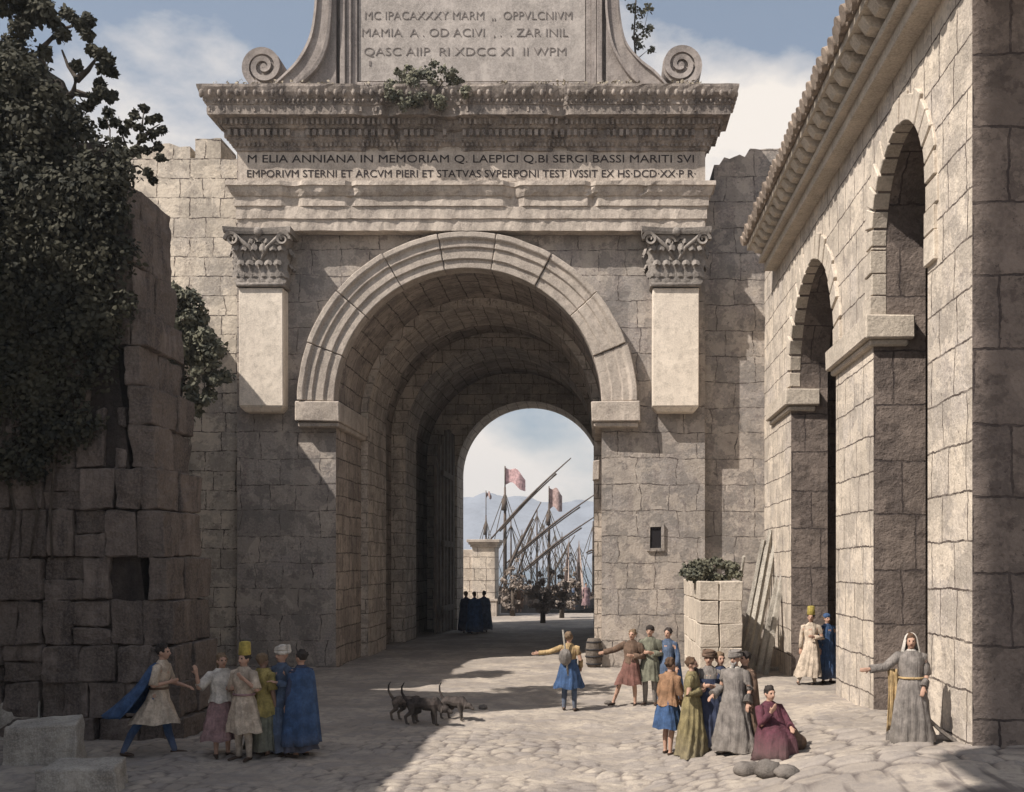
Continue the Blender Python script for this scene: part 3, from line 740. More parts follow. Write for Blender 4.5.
while y < 30.6:
    k = random.uniform(-.04, .04); L = random.uniform(.0, .07)
    g.tube([(4.30-L, y+k, 13.50+ez), (5.4, y+k, 13.92+ez), (8, y, 15.0+ez)], [.15, .13, .11], 10); y += .36
g.build('tile_roof', M_tile, arc)

# tower and second mass, both unseen, added to shade arcade end and left street
t_ = MB(); t_.box(-7.9, -6.9, .2, 4.0, -.3, 18.2); t_.box(-8.5, -7.0, .0, 5.1, 18.2, 31)
tag(t_.build('unseen_shade_tower', M_bast), 'unseen added shade tower with overhanging head outside the picture on the left', 'blocker')
t_ = MB(); t_.box(-24, -13, 2, 16.0, -.3, 13.3)
tag(t_.build('unseen_shade_block', M_bast), 'unseen shade block added outside the picture on the left', 'building')

# ------------------------------------------------------------------ ruined bastion, left foreground: real blocks
bast = thing('ruined_bastion', 'dark ruined bastion of huge weathered blocks under ivy on the left', 'wall', (-10, 19.9, 0))
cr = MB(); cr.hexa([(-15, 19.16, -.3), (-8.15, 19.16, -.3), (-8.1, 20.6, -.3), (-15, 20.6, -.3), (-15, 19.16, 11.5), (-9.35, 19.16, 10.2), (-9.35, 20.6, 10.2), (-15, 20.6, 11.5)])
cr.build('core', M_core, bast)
bk = MB(); z = -.35; row = 0
def bedge(z): return -7.60-.105*z+.13*n3(z*1.1, 7)
while z < 12.2:
    hh = random.uniform(.62, .92); x = bedge(z+hh/2)-.10*random.random(); first = True
    while x > -14.5:
        wd = random.uniform(.36, .78)*(.8 if first else 1); x2 = x-wd
        ztop = 10.75+.20*(-8.6-x)+.35*n3(x*1.3, 4)
        if z+hh*.6 < ztop:
            u = VU+(x+x2)/2*F/19; v = VV-(z+hh/2-EYE)*F/19
            hole = (90 < u < 138 and 355 < v < 465) or (118 < u < 165 and 540 < v < 600)
            yf = 19.0+random.uniform(-.07, .07); j = .028; zt = z+hh-.004
            def blk(xa, xb, ya, yb, z0=None, z1=None):
                z0 = z+.010 if z0 is None else z0; z1 = zt if z1 is None else z1
                p = [(xa+.01, ya, z0), (xb-.01, ya, z0), (xb-.01, yb, z0), (xa+.01, yb, z0), (xa+.01, ya, z1), (xb-.01, ya, z1), (xb-.01, yb, z1), (xa+.01, yb, z1)]
                bk.hexa([tuple(c_+random.uniform(-j, j) for c_ in q_) for q_ in p])
            if hole and not first: 
                if random.random() < .45: blk(x2+.1, x-.1, yf+.08, 20.4, None, z+hh*random.uniform(.3, .7))
            elif first:
                ym = 19+random.uniform(.6, 1.2); o_ = random.uniform(-.09, .06); blk(x2, x, yf, ym); blk(x2+.1, x+o_, ym+.02, 20.9+random.uniform(-.1, .1))
            elif random.random() < .16: zm = z+hh*random.uniform(.4, .6); blk(x2, x, yf, 19.8, None, zm-.01); blk(x2, x, yf+random.uniform(-.04, .08), 19.8, zm+.01, None)
            else: blk(x2, x, yf, 19.8)
        x = x2; first = False
    z += hh; row += 1
bo = bk.build('block_facing', M_bast, bast, bevel=.022, seg=1, recalc=True)

# stub wall in front of gate, right
st = thing('ruined_wall', 'low ruined stub wall with sunlit end beside the leaning timbers, bush on top', 'wall', (3.2, 29.5, 0))
g = MB(); rows = 4
zz = -.2
for k in range(5):
    hh = .62 if k < 4 else .5
    y = 27.0
    while y < 32.1:
        wy = random.uniform(.7, 1.1); y2 = min(32.15, y+wy)
        for xa, xb in ((2.69, 3.2), (3.2, 3.82)):
            g.box(xa+.008, xb-.008, y+.008, y2-.008, zz+.008, zz+hh-.006, .025)
        y = y2
    zz += hh
g.build('block_facing', M_rightring, st, bevel=.025)

# fallen blocks lower left
for lab, pts, zt in (
    ('square worn block behind the others at the lower left edge', [(-3, 742), (40, 738)], .78),
    ('long slanting pale block lying at the lower left edge', [(-3, 770), (76, 762)], .70),
    ('flat grey slab lying frontmost at the lower left corner', [(32, 800), (116, 790)], .40)):
    a = G(*pts[0]); b_ = G(*pts[1]); Y = (a.y+b_.y)/2; x0 = PX(pts[0][0], 0, Y).x; x1 = PX(pts[1][0], 0, Y).x
    g = MB(); P8 = [(x0, Y, -.05), (x1, Y, -.05), (x1-.15, Y+.7, -.05), (x0, Y+.8, -.05), (x0+.03, Y+.02, zt*.86), (x1-.05, Y+.05, zt), (x1-.2, Y+.65, zt*1.05), (x0, Y+.75, zt*.9)]
    g.hexa([tuple(c_+random.uniform(-.05, .05) for c_ in q_) for q_ in P8])
    tag(roughen(g.build('fallen_block', M_blk, bevel=.02), .09, .25, 4), lab, 'stone block', 'fallen blocks at lower left')

def rock(name, label, u, v, sx, sy, sz, mat, group=None, cat='rock'):
    p = G(u, v); g = MB(); rings = []; sd = random.random()*50
    for i in range(9):
        a = PI*i/8; rings.append([])
        for k in range(14):
            th = 2*PI*k/14; d = Vector((math.sin(a)*math.cos(th), math.sin(a)*math.sin(th), -math.cos(a)))
            if i in (0, 8): d = Vector((.02*math.cos(th), .02*math.sin(th), d.z))
            r_ = 1+.22*mnoise.noise(d*1.6+Vector((sd, 0, 0)))+.08*mnoise.noise(d*5+Vector((sd, 3, 0)))
            rings[-1].append(Vector((p.x+d.x*sx*r_, p.y+d.y*sy*r_, p.z+sz*.7+d.z*sz*r_)))
    g.loft(rings); return tag(g.build(name, mat), label, cat, group)
roughen(bo, .13, .30, 3)
rock('rock', 'smooth oval boulder, leftmost of three in front of the crimson figure', 748, 776, .22, .2, .13, M_rock, 'boulders before the kneeling figure')
rock('rock', 'round dark boulder, middle of three in front of the crimson figure', 768, 777, .20, .2, .14, M_rock, 'boulders before the kneeling figure')
rock('rock', 'flat boulder, rightmost of three in front of the crimson figure', 787, 777, .18, .2, .10, M_rock, 'boulders before the kneeling figure')
rock('rock', 'small stone lying on sunlit paving right of the dogs', 483, 709, .10, .1, .06, M_rock)
rock('rock', 'small stone by the foot of the man in a red skirt', 608, 704, .09, .09, .05, M_rock)

# worn stone drum / barrel in front of the gate jamb, and bollard
p = G(594, 667); g = MB(); rr = []
for i in range(11):
    t = i/10; r_ = .215+.05*math.sin(PI*t)-.02*(t in (0, 1)); rr.append([Vector((p.x+r_*math.cos(2*PI*k/18), p.y+r_*math.sin(2*PI*k/18), p.z+.9*t)) for k in range(18)])
br = thing('barrel', 'small dark bulging barrel standing by the right jamb of the gate', 'barrel', p); g.loft(rr); g.build('staves', M_doorw, br)
for t in (.12, .38, .62, .88):
    g = MB(); r_ = .222+.05*math.sin(PI*t); z = p.z+.9*t
    g.loft([[Vector((p.x+q*math.cos(2*PI*k/18), p.y+q*math.sin(2*PI*k/18), z+dz)) for k in range(18)] for q, dz in ((r_, -.025), (r_+.012, -.02), (r_+.012, .02), (r_, .025))]); g.build('hoop', M_iron, br)
p = G(607, 666); g = MB(); g.tube([p+Vector((0, 0, -.05)), p+Vector((0, 0, .55)), p+Vector((0, 0, .62)), p+Vector((0, 0, .85)), p+Vector((0, 0, .93))], [.17, .15, .19, .17, .06], 12)
tag(g.build('bollard', M_gate), 'short rounded stone bollard against the gate wall right of the barrel', 'bollard')

# timbers leaning at the corner
tm = [((729, 662), (744, 556), .05, ''), ((739, 667), (764, 540), .095, ''), ((745, 669), (771, 530), .10, ''), ((751, 671), (777, 536), .09, ''), ((758, 673), (781, 563), .085, ''), ((765, 675), (786, 556), .09, '')]
labs = ['thin straight pole leaning apart, leftmost of the leaning timbers', 'thick squared timber leaning against the wall, second of the leaning timbers from left', 'tallest of the timbers leaning at the corner by the arcade', 'dark timber leaning just right of the tallest one', 'short pale timber second from right in the leaning stack', 'short thick plank rightmost in the leaning stack']
for i, (b_, t, r_, nme) in enumerate(tm):
    p0 = G(*b_); Yt = min(31.2, p0.y+.9+.25*(i % 3)); p1 = PX(t[0], t[1], Yt)
    g = MB(); n = 7; path = [p0.lerp(p1, k/n)+Vector((.02*n3(k, i), .02*n3(k, i, 4), 0)) for k in range(n+1)]
    path[0] = path[0]-Vector((0, 0, .03))
    g.tube(path, [r_*1.15*(1-.2*k/n)*(1+.06*n3(k*2, i)) for k in range(n+1)], 4 if i else 8, sm=(i == 0), sq=1.0)
    tag(g.build('leaning_timber', M_wood, bevel=0), labs[i], 'timber', 'timbers leaning at the corner')
# low planks lying at their foot
g = MB(); a = G(768, 672); b_ = G(792, 664); 
g.box(a.x, b_.x+.1, a.y+.3, a.y+.55, a.z-.02, a.z+.1, .02); tag(g.build('plank', M_wood, bevel=.01), 'plank lying on the ground at the foot of the leaning timbers', 'plank')

# ------------------------------------------------------------------ foliage
def leaves(mb, c, rad, n, size, droop=0, shell=.35, flat=0):
    c = Vector(c)
    for _ in range(n):
        d = Vector((random.gauss(0, 1), random.gauss(0, 1), random.gauss(0, 1))).normalized()
        q = shell+(1-shell)*random.random()**.5
        p = c+Vector((d.x*rad[0]*q, d.y*rad[1]*q, d.z*rad[2]*q))
        nrm = (d+Vector((random.gauss(0, .5), random.gauss(0, .5)-.3, random.gauss(0, .5)+.2))).normalized()
        a = nrm.orthogonal().normalized(); a.rotate(Matrix.Rotation(random.random()*6.28, 3, nrm)); b_ = nrm.cross(a)
        s = size*random.uniform(.6, 1.25); L = s*random.uniform(.9, 1.5)
        mb.poly([p, p+b_*s*.38+a*L*.22, p+b_*s*.40+a*L*.62, p+a*L*.95+nrm*s*.1, p-b_*s*.40+a*L*.62, p-b_*s*.38+a*L*.22])
def limb(mb, pts, r0, r1, n=7):
    k = len(pts); mb.tube(pts, [r0+(r1-r0)*i/(k-1) for i in range(k)], n)
# ivy over the bastion
iv = MB(); Yf = 18.85
def ivy_right(v): 
    return np.interp(v, [-20, 60, 100, 130, 175, 240, 300, 370, 430, 470], [20, 25, 50, 82, 126, 126, 118, 100, 85, 40])
v = -14
cl = []
for _ in range(560):
    v = random.uniform(60, 470); ur = float(ivy_right(v))+random.uniform(-8, 8); u = random.uniform(-40, ur)
    if v > 330 and random.random() < (v-330)/190: continue
    cl.append((u, v))
for u, v in cl:
    bul = .5*sstep(450, 150, v) if False else .45*(1-sstep(150, 430, v)); dY = random.uniform(-.1, .1)-bul*random.random()*1.4
    Y = Yf+dY+(.9 if v < 170 else 0)*random.random()
    p = PX(u, v, Y); r_ = random.uniform(.22, .42); leaves(iv, p, (r_, r_*.7, r_*1.15), 120, .08)
ivo = thing('ivy', 'dense dark ivy hanging over the ruined bastion', 'climbing plant', (-10.5, 18.9, 0)); iv.build('foliage', M_leafd, ivo)
sm_ = MB()
for k in range(3):
    u0 = 8+k*22; pts = [PX(u0+14*n3(i*.6, k), 560-i*48, 18.93) for i in range(8)]; limb(sm_, pts, .02, .05)
sm_.build('stem', M_bark, ivo)
def tree(name, label, cat, trunkpts, Y, r0, limbs, clumps, leafm, size, cnt, group=None, base=None, barkm=None, dens=1.):
    pts = [PX(u, v, Y) for u, v in trunkpts]
    o = thing(name, label, cat, pts[0], group=group)
    t = MB(); limb(t, pts, r0, r0*.6)
    for L in limbs: limb(t, [PX(u, v, Y+dy) for u, v, dy in L], r0*.5, r0*.12)
    t.build('trunk', barkm or M_bark, o)
    c = MB()
    for (u, v, rp) in clumps:
        r_ = rp/F*Y; dy = random.uniform(-.5, .5)*min(1.2, r_*3)
        leaves(c, PX(u, v, Y+dy), (r_, r_*.9, r_*.8), int(cnt*dens), size, shell=.2)
    c.build('crown', leafm, o); return o
def scatter(n, f, r0, r1):
    out = []
    while len(out) < n:
        u = random.uniform(f[0], f[1]); v = random.uniform(f[2], f[3]); q = (u-(f[0]+f[1])/2)/((f[1]-f[0])/2), (v-(f[2]+f[3])/2)/((f[3]-f[2])/2)
        if q[0]**2+q[1]**2 < 1: out.append((u, v, random.uniform(r0, r1)))
    return out
cl = scatter(26, (-40, 46, -25, 55), 9, 13)+[(68, 14, 7), (80, 24, 7), (88, 20, 6), (88, 34, 6), (62, 34, 8), (52, 20, 8), (92, 50, 5), (100, 54, 6), (108, 60, 6), (103, 68, 5), (112, 72, 4), (102, 92, 6), (110, 96, 5), (94, 98, 5), (100, 84, 4), (88, 106, 4), (45, 52, 7), (30, 66, 11), (14, 82, 15), (5, 96, 17), (18, 112, 14), (34, 100, 9), (-5, 60, 17), (76, 66, 4)]
tree('tree', 'gnarled tree with twin curved trunks growing on top of the bastion', 'tree', [(56, 150), (60, 120), (66, 100), (60, 85), (45, 75), (30, 55)], 19.9, .15,
     [[(66, 100, 0), (74, 92, -.1), (76, 78, -.1), (68, 66, 0), (62, 50, 0)], [(76, 80, 0), (88, 70, .1), (98, 56, .2)], [(74, 92, 0), (90, 96, .1), (102, 93, .1)], [(45, 75, 0), (40, 50, 0), (60, 30, .1), (78, 24, .2)], [(45, 75, 0), (20, 60, 0), (5, 40, .2)]], cl, M_leafd, .085, 210)
cl = [(108, 112, 5.0), (115, 122, 5.8), (123, 131, 5.0), (104, 124, 4.3), (118, 142, 5.0), (124, 152, 5.0), (135, 115, 4.3), (144, 108, 4.3), (150, 120, 4.3), (158, 118, 3.6), (162, 130, 3.6), (152, 134, 5.0), (142, 138, 4.3), (146, 150, 4.3), (136, 150, 4.3), (158, 146, 3.6), (160, 158, 4.3), (148, 172, 4.3), (153, 180, 2.9), (140, 128, 3.6), (130, 124, 3.6)]
tree('tree', 'small open tree with rounded leaf tufts on the edge of the bastion', 'tree', [(112, 176), (122, 165), (130, 158), (138, 145)], 19.7, .06,
     [[(122, 165, 0), (110, 150, 0), (110, 130, 0), (106, 118, 0)], [(130, 158, 0), (124, 140, .1), (120, 128, .1)], [(138, 145, 0), (142, 125, 0), (144, 110, 0)], [(130, 158, 0), (146, 150, .1), (158, 145, .1)], [(138, 145, 0), (150, 130, 0), (160, 124, 0)], [(122, 168, 0), (138, 166, 0), (150, 174, 0)]], cl, M_leafd, .07, 110)
cl = scatter(34, (158, 202, 282, 350), 7, 11)+scatter(40, (168, 226, 330, 405), 6, 11)+[(168, 290, 7), (180, 296, 8), (190, 315, 8), (205, 400, 8), (195, 412, 8)]
tree('bush', 'grey green bush spilling over the wall between bastion and gate', 'bush', [(176, 440), (180, 400), (184, 350), (176, 310)], 25.5, .06, [[(184, 380, 0), (205, 370, -.2), (215, 350, -.2)], [(180, 350, 0), (168, 320, .1), (166, 300, 0)]], cl, M_leafm, .10, 100)
cl = scatter(34, (386, 470, 72, 108), 5, 8)+[(398, 72, 4), (408, 68, 4), (434, 64, 5), (442, 70, 5), (452, 72, 5), (418, 76, 4), (404, 78, 5), (458, 80, 5)]
tree('bush', 'bush sprouting from the middle of the great cornice', 'bush', [(430, 108), (432, 96), (430, 82)], 30.9, .04, [[(432, 96, 0), (405, 84, 0), (404, 72, 0)], [(432, 96, 0), (445, 80, 0), (440, 68, 0)]], cl, M_leafm, .09, 60)
cl = [(632, 8, 6), (640, 14, 6), (648, 8, 5), (638, 26, 6), (645, 34, 6), (636, 38, 4), (650, 28, 4), (640, 46, 5), (652, 50, 4), (628, -6, 8), (642, -8, 8)]
tree('shrub', 'wispy shrub growing behind the right scroll of the attic', 'bush', [(640, 84), (636, 60), (634, 36), (636, 0)], 33.2, .04, [[(634, 40, 0), (644, 30, 0), (648, 12, 0)], [(636, 60, 0), (648, 50, 0)]], cl, M_leafm, .09, 50)
cl = scatter(40, (680, 742, 562, 582), 5, 7)+[(684, 572, 4), (735, 566, 5), (715, 560, 4)]
tree('bush', 'low olive grey bush covering the top of the ruined stub wall', 'bush', [(712, 586), (712, 578), (715, 568)], 28.5, .04, [[(712, 580, 0), (695, 572, 0)], [(712, 580, 0), (730, 570, 0)]], cl, M_leafm, .085, 60)
# dry weeds on the cornice ledge
gr = MB()
for _ in range(420):
    u = random.uniform(215, 725); 
    if n3(u*.03, 3) < -.05: continue
    p = PX(u, 86, 31.1); p.z = 17.72
    leaves(gr, p+Vector((0, random.uniform(-.2, .4), random.uniform(0, .08))), (.10, .08, .09), 5, .08)
tag(gr.build('weeds', M_leafg), 'dry weeds growing in tufts along the top ledge of the cornice', 'weeds', kind='stuff')

# ------------------------------------------------------------------ people
def remeshed(mb, name, voxel, mats, parent, smooth=2, paint=None, noise_amp=0):
    me = bpy.data.meshes.new(name+'_t'); me.from_pydata([tuple(p) for p in mb.v], [], mb.f)
    bm = bmesh.new(); bm.from_mesh(me); bmesh.ops.recalc_face_normals(bm, faces=bm.faces); bm.to_mesh(me); bm.free()
    o = bpy.data.objects.new(name+'_t', me); C.objects.link(o)
    r_ = o.modifiers.new('r', 'REMESH'); r_.mode = 'VOXEL'; r_.voxel_size = voxel
    if smooth: s = o.modifiers.new('s', 'SMOOTH'); s.iterations = smooth; s.factor = .5
    dg = bpy.context.evaluated_depsgraph_get(); dg.update()
    m2 = bpy.data.meshes.new_from_object(o.evaluated_get(dg)); bpy.data.objects.remove(o); bpy.data.meshes.remove(me)
    m2.name = name; m2.materials.clear()
    for q_ in mats: m2.materials.append(q_)
    m2.polygons.foreach_set('use_smooth', [True]*len(m2.polygons))
    if paint:
        for p in m2.polygons: p.material_index = paint(p.center)
    ob = bpy.data.objects.new(name, m2); C.objects.link(ob); ob.parent = parent
    return ob
M_skin = cloth('skin', (.42, .26, .19), .08, .6); M_skind = cloth('dark_skin', (.24, .15, .11), .08, .6)
M_eye = plain('eye_dark', (.02, .015, .015), .4); M_lip = plain('lip', (.28, .12, .10), .6)
M_hair = cloth('dark_hair', (.035, .028, .025)); M_hairb = cloth('brown_hair', (.09, .055, .035)); M_hairb2 = cloth('light_brown_hair', (.16, .11, .07))
M_grey = cloth('grey_hair', (.30, .28, .26))
CL = {}
def cm(name, c):
    if name not in CL: CL[name] = cloth(name, c)
    return CL[name]
BLUE = cm('blue_cloth', (.045, .085, .175)); NAVY = cm('navy_cloth', (.04, .05, .09)); CREAM = cm('cream_cloth', (.46, .38, .30)); WHITE = cm('white_cloth', (.50, .46, .41))
MAUVE = cm('mauve_cloth', (.28, .18, .18)); YEL = cm('yellow_cloth', (.30, .24, .085)); OLIVE = cm('olive_cloth', (.20, .165, .085)); ORG = cm('orange_cloth', (.25, .145, .085))
BROWN = cm('brown_cloth', (.13, .085, .06)); GREY = cm('grey_cloth', (.19, .17, .155)); GRGN = cm('grey_green_cloth', (.16, .16, .12)); CRIM = cm('crimson_cloth', (.10, .035, .048)); RUST = cm('rust_cloth', (.17, .085, .07)); TAN = cm('tan_cloth', (.38, .27, .14)); SLATE = cm('slate_blue_cloth', (.08, .11, .17)); GOLD = cm('gold_felt', (.34, .27, .07))
M_shoe = plain('leather', (.06, .04, .03), .7)

def person(label, u, v, h=1.72, rot=0, feet=((-.11, 0), (.11, 0)), aL=((-.25, 0, -1), (.0, -.25, -1)), aR=((.25, 0, -1), (.0, -.25, -1)), lean=(0, 0), clothes=(), leggings=None,
           hair='short', hairm=None, hat=None, skin=None, beard=None, cloak=None, sit=False, group=None, fine=True, head=(0, 0), extra=None, bareleg=True, kneebend=.04, dz=0):
    p = G(u, v) if not isinstance(u, Vector) else u
    k = h/1.75; o = thing('person', label, 'person', p+Vector((0, 0, dz)), rot, group)
    dn = .60 if sit else 0.0
    def S(x, y, z, l=1):      # torso space -> local, with lean
        f = max(0, (z-.9))/.85*l
        return Vector((x+lean[0]*f, y+lean[1]*f, z-dn))*k
    b = MB(); V = Vector
    pel = .93
    hipL, hipR = S(-.095, 0, pel), S(.095, 0, pel)
    b.capsule(S(-.07, 0, pel+.02), .115*k, S(.07, 0, pel+.02), .115*k)
    b.capsule(S(0, 0, pel+.03), .13*k, S(0, 0, 1.12), .115*k); b.capsule(S(0, 0, 1.12), .115*k, S(0, 0, 1.32), .135*k)
    b.capsule(S(-.12, 0, 1.36), .085*k, S(.12, 0, 1.36), .085*k); b.capsule(S(-.06, .01, 1.41), .07*k, S(.06, .01, 1.41), .07*k)
    b.capsule(S(0, .01, 1.42), .06*k, S(head[0]*.5, head[1]*.5+.0, 1.54), .052*k)
    hx, hy = head; hc = S(hx, hy, 1.64)
    yaw = 0
    b.ball(hc+V((0, .012, .015))*k, (.078*k, .098*k, .105*k)); b.capsule(hc+V((0, -.035, -.05))*k, .052*k, hc+V((0, -.045, -.085))*k, .034*k)
    b.ball(hc+V((0, -.02, -.02))*k, (.068*k, .078*k, .09*k))
    b.capsule(hc+V((0, -.088, .012))*k, .012*k, hc+V((0, -.108, -.026))*k, .016*k)
    b.capsule(hc+V((-.035, -.078, .03))*k, .013*k, hc+V((.035, -.078, .03))*k, .013*k)
    b.capsule(hc+V((-.02, -.082, -.055))*k, .012*k, hc+V((.02, -.082, -.055))*k, .012*k)
    for s in (-1, 1): b.ball(hc+V((s*.079, .012, -.012))*k, (.012*k, .02*k, .032*k), 8, 5)
    arms = []
    for s, (du, df) in ((-1, aL), (1, aR)):
        sh = S(s*.185, 0, 1.405); el = sh+V(du).normalized()*.285*k; wr = el+V(df).normalized()*.25*k; hd = V(df).normalized()
        b.capsule(S(s*.12, 0, 1.38), .06*k, sh, .055*k); b.capsule(sh, .055*k, el, .041*k); b.capsule(el, .042*k, wr, .027*k)
        side = hd.cross(V((0, -1, 0) if abs(hd.y) < .8 else (0, 0, 1))).normalized(); pal = hd.cross(side)
        pc = wr+hd*.055*k; 
        for w_ in (-.022, 0, .022): b.capsule(wr+side*w_*.6*k, .018*k, pc+hd*.03*k+side*w_*k, .015*k)
        for i_, (w_, L) in enumerate(((-.031, .058), (-.011, .075), (.010, .07), (.030, .05))):
            a_ = pc+hd*.03*k+side*w_*k; m_ = a_+(hd*.6*L+pal*.010)*k; e_ = m_+(hd*.45*L+pal*.022)*k
            b.capsule(a_, .0095*k, m_, .009*k, 6); b.capsule(m_, .009*k, e_, .0075*k, 6)
        tb = wr+hd*.02*k-side*.02*k; b.capsule(tb, .013*k, tb+(hd*.03-side*.035+pal*.01)*k, .010*k, 6); b.capsule(tb+(hd*.03-side*.035+pal*.01)*k, .010*k, tb+(hd*.055-side*.04+pal*.02)*k, .008*k, 6)
        arms.append((sh, el, wr))
    legs = []
    for s, hp, ft in ((-1, hipL, feet[0]), (1, hipR, feet[1])):
        an = V((ft[0], ft[1], .085/1))*k if len(ft) < 3 else V((ft[0], ft[1], ft[2]))*k
        if sit: kn = V((s*.14, -.40, .30))*k; an = V((s*.11, -.30, .09))*k
        else:
            mid = (hp+an)/2; kn = mid+V((0, -kneebend, .01))*k
        b.capsule(hp, .085*k, kn, .056*k); b.capsule(kn, .056*k, (kn*.55+an*.45)+V((0, .02*k, 0)), .052*k); b.capsule((kn*.55+an*.45)+V((0, .02*k, 0)), .05*k, an, .034*k)
        tx = .05*s
        b.capsule(an+V((0, .03, -.045))*k, .036*k, an+V((tx*.6, -.12, -.055))*k, .030*k); b.capsule(an, .036*k, an+V((0, .0, -.04))*k, .04*k); b.capsule(an+V((tx*.6, -.12, -.055))*k, .030*k, an+V((tx, -.17, -.062))*k, .022*k)
        legs.append((hp, kn, an))
    def paint(c_):
        for s in (-1, 1):
            if (c_-(hc+V((s*.032, -.083, .008))*k)).length < .013*k: return 1
        if (c_-(hc+V((0, -.095, -.056))*k)).length < .017*k and abs(c_.z-(hc.z-.056*k)) < .008*k: return 2
        if c_.z < legs[0][2].z-.02*k or c_.z < .06*k: return 3
        return 0
    remeshed(b, 'body', .0115 if fine else .02, [skin or M_skin, M_eye, M_lip, M_shoe], o, 1, paint)
    # hair
    if hair:
        hb = MB(); hb.ball(hc+V((0, .022, .03))*k, (.088*k, .102*k, .103*k))
        for _ in range(26):
            a = random.random()*6.28; e = random.uniform(-.2, 1.3); d = V((math.cos(a)*math.cos(e)*.086, math.sin(a)*math.cos(e)*.098+.024, math.sin(e)*.1+.03))
            if d.y < -.05 and d.z < .075: continue
            hb.ball(hc+d*k, .023*k, 6, 4)
        if hair == 'long': hb.capsule(hc+V((0, .06, 0))*k, .085*k, hc+V((0, .09, -.16))*k, .06*k)
        ho = remeshed(hb, 'hair', .014, [hairm or random.choice((M_hair, M_hair, M_hairb, M_hairb2))], o, 1)
        bmq = bmesh.new(); bmq.from_mesh(ho.data)
        kill = [f_ for f_ in bmq.faces if (lambda c_: c_.y < (hc.y-.050*k) and c_.z < hc.z+.058*k)(f_.calc_center_median())]
        bmesh.ops.delete(bmq, geom=kill, context='FACES'); bmq.to_mesh(ho.data); bmq.free()
    if beard:
        hb = MB(); hb.capsule(hc+V((-.04, -.055, -.06))*k, .026*k, hc+V((0, -.085, -.12))*k, .022*k); hb.capsule(hc+V((.04, -.055, -.06))*k, .026*k, hc+V((0, -.085, -.12))*k, .022*k); hb.capsule(hc+V((0, -.075, -.09))*k, .036*k, hc+V((0, -.09, -.15*beard[1]))*k, .022*k)
        remeshed(hb, 'beard', .012, [beard[0]], o, 1)
    if hat:
        kind, mt = hat; hb = MB()
        if kind == 'tall': hb.tube([hc+V((0, .015, .06))*k, hc+V((0, .015, .075))*k, hc+V((0, .02, .27))*k, hc+V((0, .02, .285))*k], [.088*k, .10*k, .088*k, .05*k], 16); hb.build('hat', mt, o, local=True)
        elif kind == 'turban':
            for i in range(5):
                a0 = random.random()*6; path = [hc+V((math.cos(t)*.098, math.sin(t)*.11+.015, .055+.022*i*.8+.02*math.sin(t*1+a0)))*k for t in [q_*2*PI/16 for q_ in range(17)]]; hb.tube(path, .034*k*(1-.1*i), 7)
            hb.ball(hc+V((0, .015, .11))*k, (.09*k, .1*k, .06*k)); hb.build('turban', mt, o, local=True)
        elif kind == 'veil':
            rows = []
            for i in range(12):
                t = i/11; row = []
                for q_ in range(19):
                    a = PI/2+(q_-9)/9*2.15; e = max(0, 1-t*1.6)
                    if t < .45: ph = t/.45*1.55; rx = .1*math.sin(ph)+.004; ry = .118*math.sin(ph)+.004; zz = .125*math.cos(ph)+.01
                    else: tt = (t-.45)/.55; rx = .10+.07*tt+.012*math.sin(q_*1.7); ry = .118+.05*tt; zz = .01-.30*tt
                    row.append(hc+V((rx*math.cos(a), ry*math.sin(a)+.015, zz))*k)
                rows.append(row)
            hb.grid(rows, sm=True); hb.build('veil', mt, o, local=True, solid=.01*k)
        elif kind == 'cap': hb.ball(hc+V((0, .015, .06))*k, (.098*k, .112*k, .085*k)); hb.build('cap', mt, o, local=True)
    # leg covers
    if leggings:
        for hp, kn, an in legs:
            g_ = MB(); g_.tube([hp, hp.lerp(kn, .5), kn, kn.lerp(an, .4)+V((0, .018*k, 0)), an, an-V((0, 0, .03))*k], [.095*k, .083*k, .066*k, .062*k, .045*k, .047*k], 12); g_.build('legging', leggings, o, local=True)
    fx = (legs[0][2]+legs[1][2])/2; spread = abs(legs[0][2].x-legs[1][2].x)/2; spready = abs(legs[0][2].y-legs[1][2].y)/2
    def ringset(z0, z1, n, flare, puff=0.0, folds=.10, seed=0.0, nf=9):
        prof = [(1.52, .066, .062), (1.485, .095, .080), (1.45, .155, .095), (1.40, .195, .112), (1.30, .180, .135), (1.18, .155, .125), (1.08, .146, .120), (.98, .180, .155), (.88, .198, .172)]
        rings = []
        for i in range(n):
            z = z0+(z1-z0)*i/(n-1)
            if z >= .88:
                rx = np.interp(-z, [-q_[0] for q_ in prof], [q_[1] for q_ in prof]); ry = np.interp(-z, [-q_[0] for q_ in prof], [q_[2] for q_ in prof]); c_ = S(0, 0, z)
                t = 0
            else:
                t = (.88-z)/.88; rx = .198+flare*t+spread/k*t*.85; ry = .172+flare*.8*t+spready/k*min(1, t*1.35)*.95
                c_ = S(0, 0, .88)*(1-t)+V((fx.x, fx.y, 0))*t; c_.z = z*k-dn*k
            w_ = max(0, min(1, (1.40-z)/1.0)); ring = []
            for q_ in range(64):
                a = 2*PI*q_/64
                fv = math.sin(a*nf+seed+1.6*math.sin(z*2.4+seed)); fo = 1+.05*w_+w_*folds*((1-abs(fv)**.6*1.5)*.9+math.sin(a*4+seed*2.3+z*2)*.6)+.02*n3(a*2, z*5, seed)
                ring.append(c_+V((math.cos(a)*(rx+puff)*fo, math.sin(a)*(ry+puff)*fo, (.018*math.sin(a*5+seed) if i == n-1 else 0)))*k)
            rings.append(ring)
        return rings
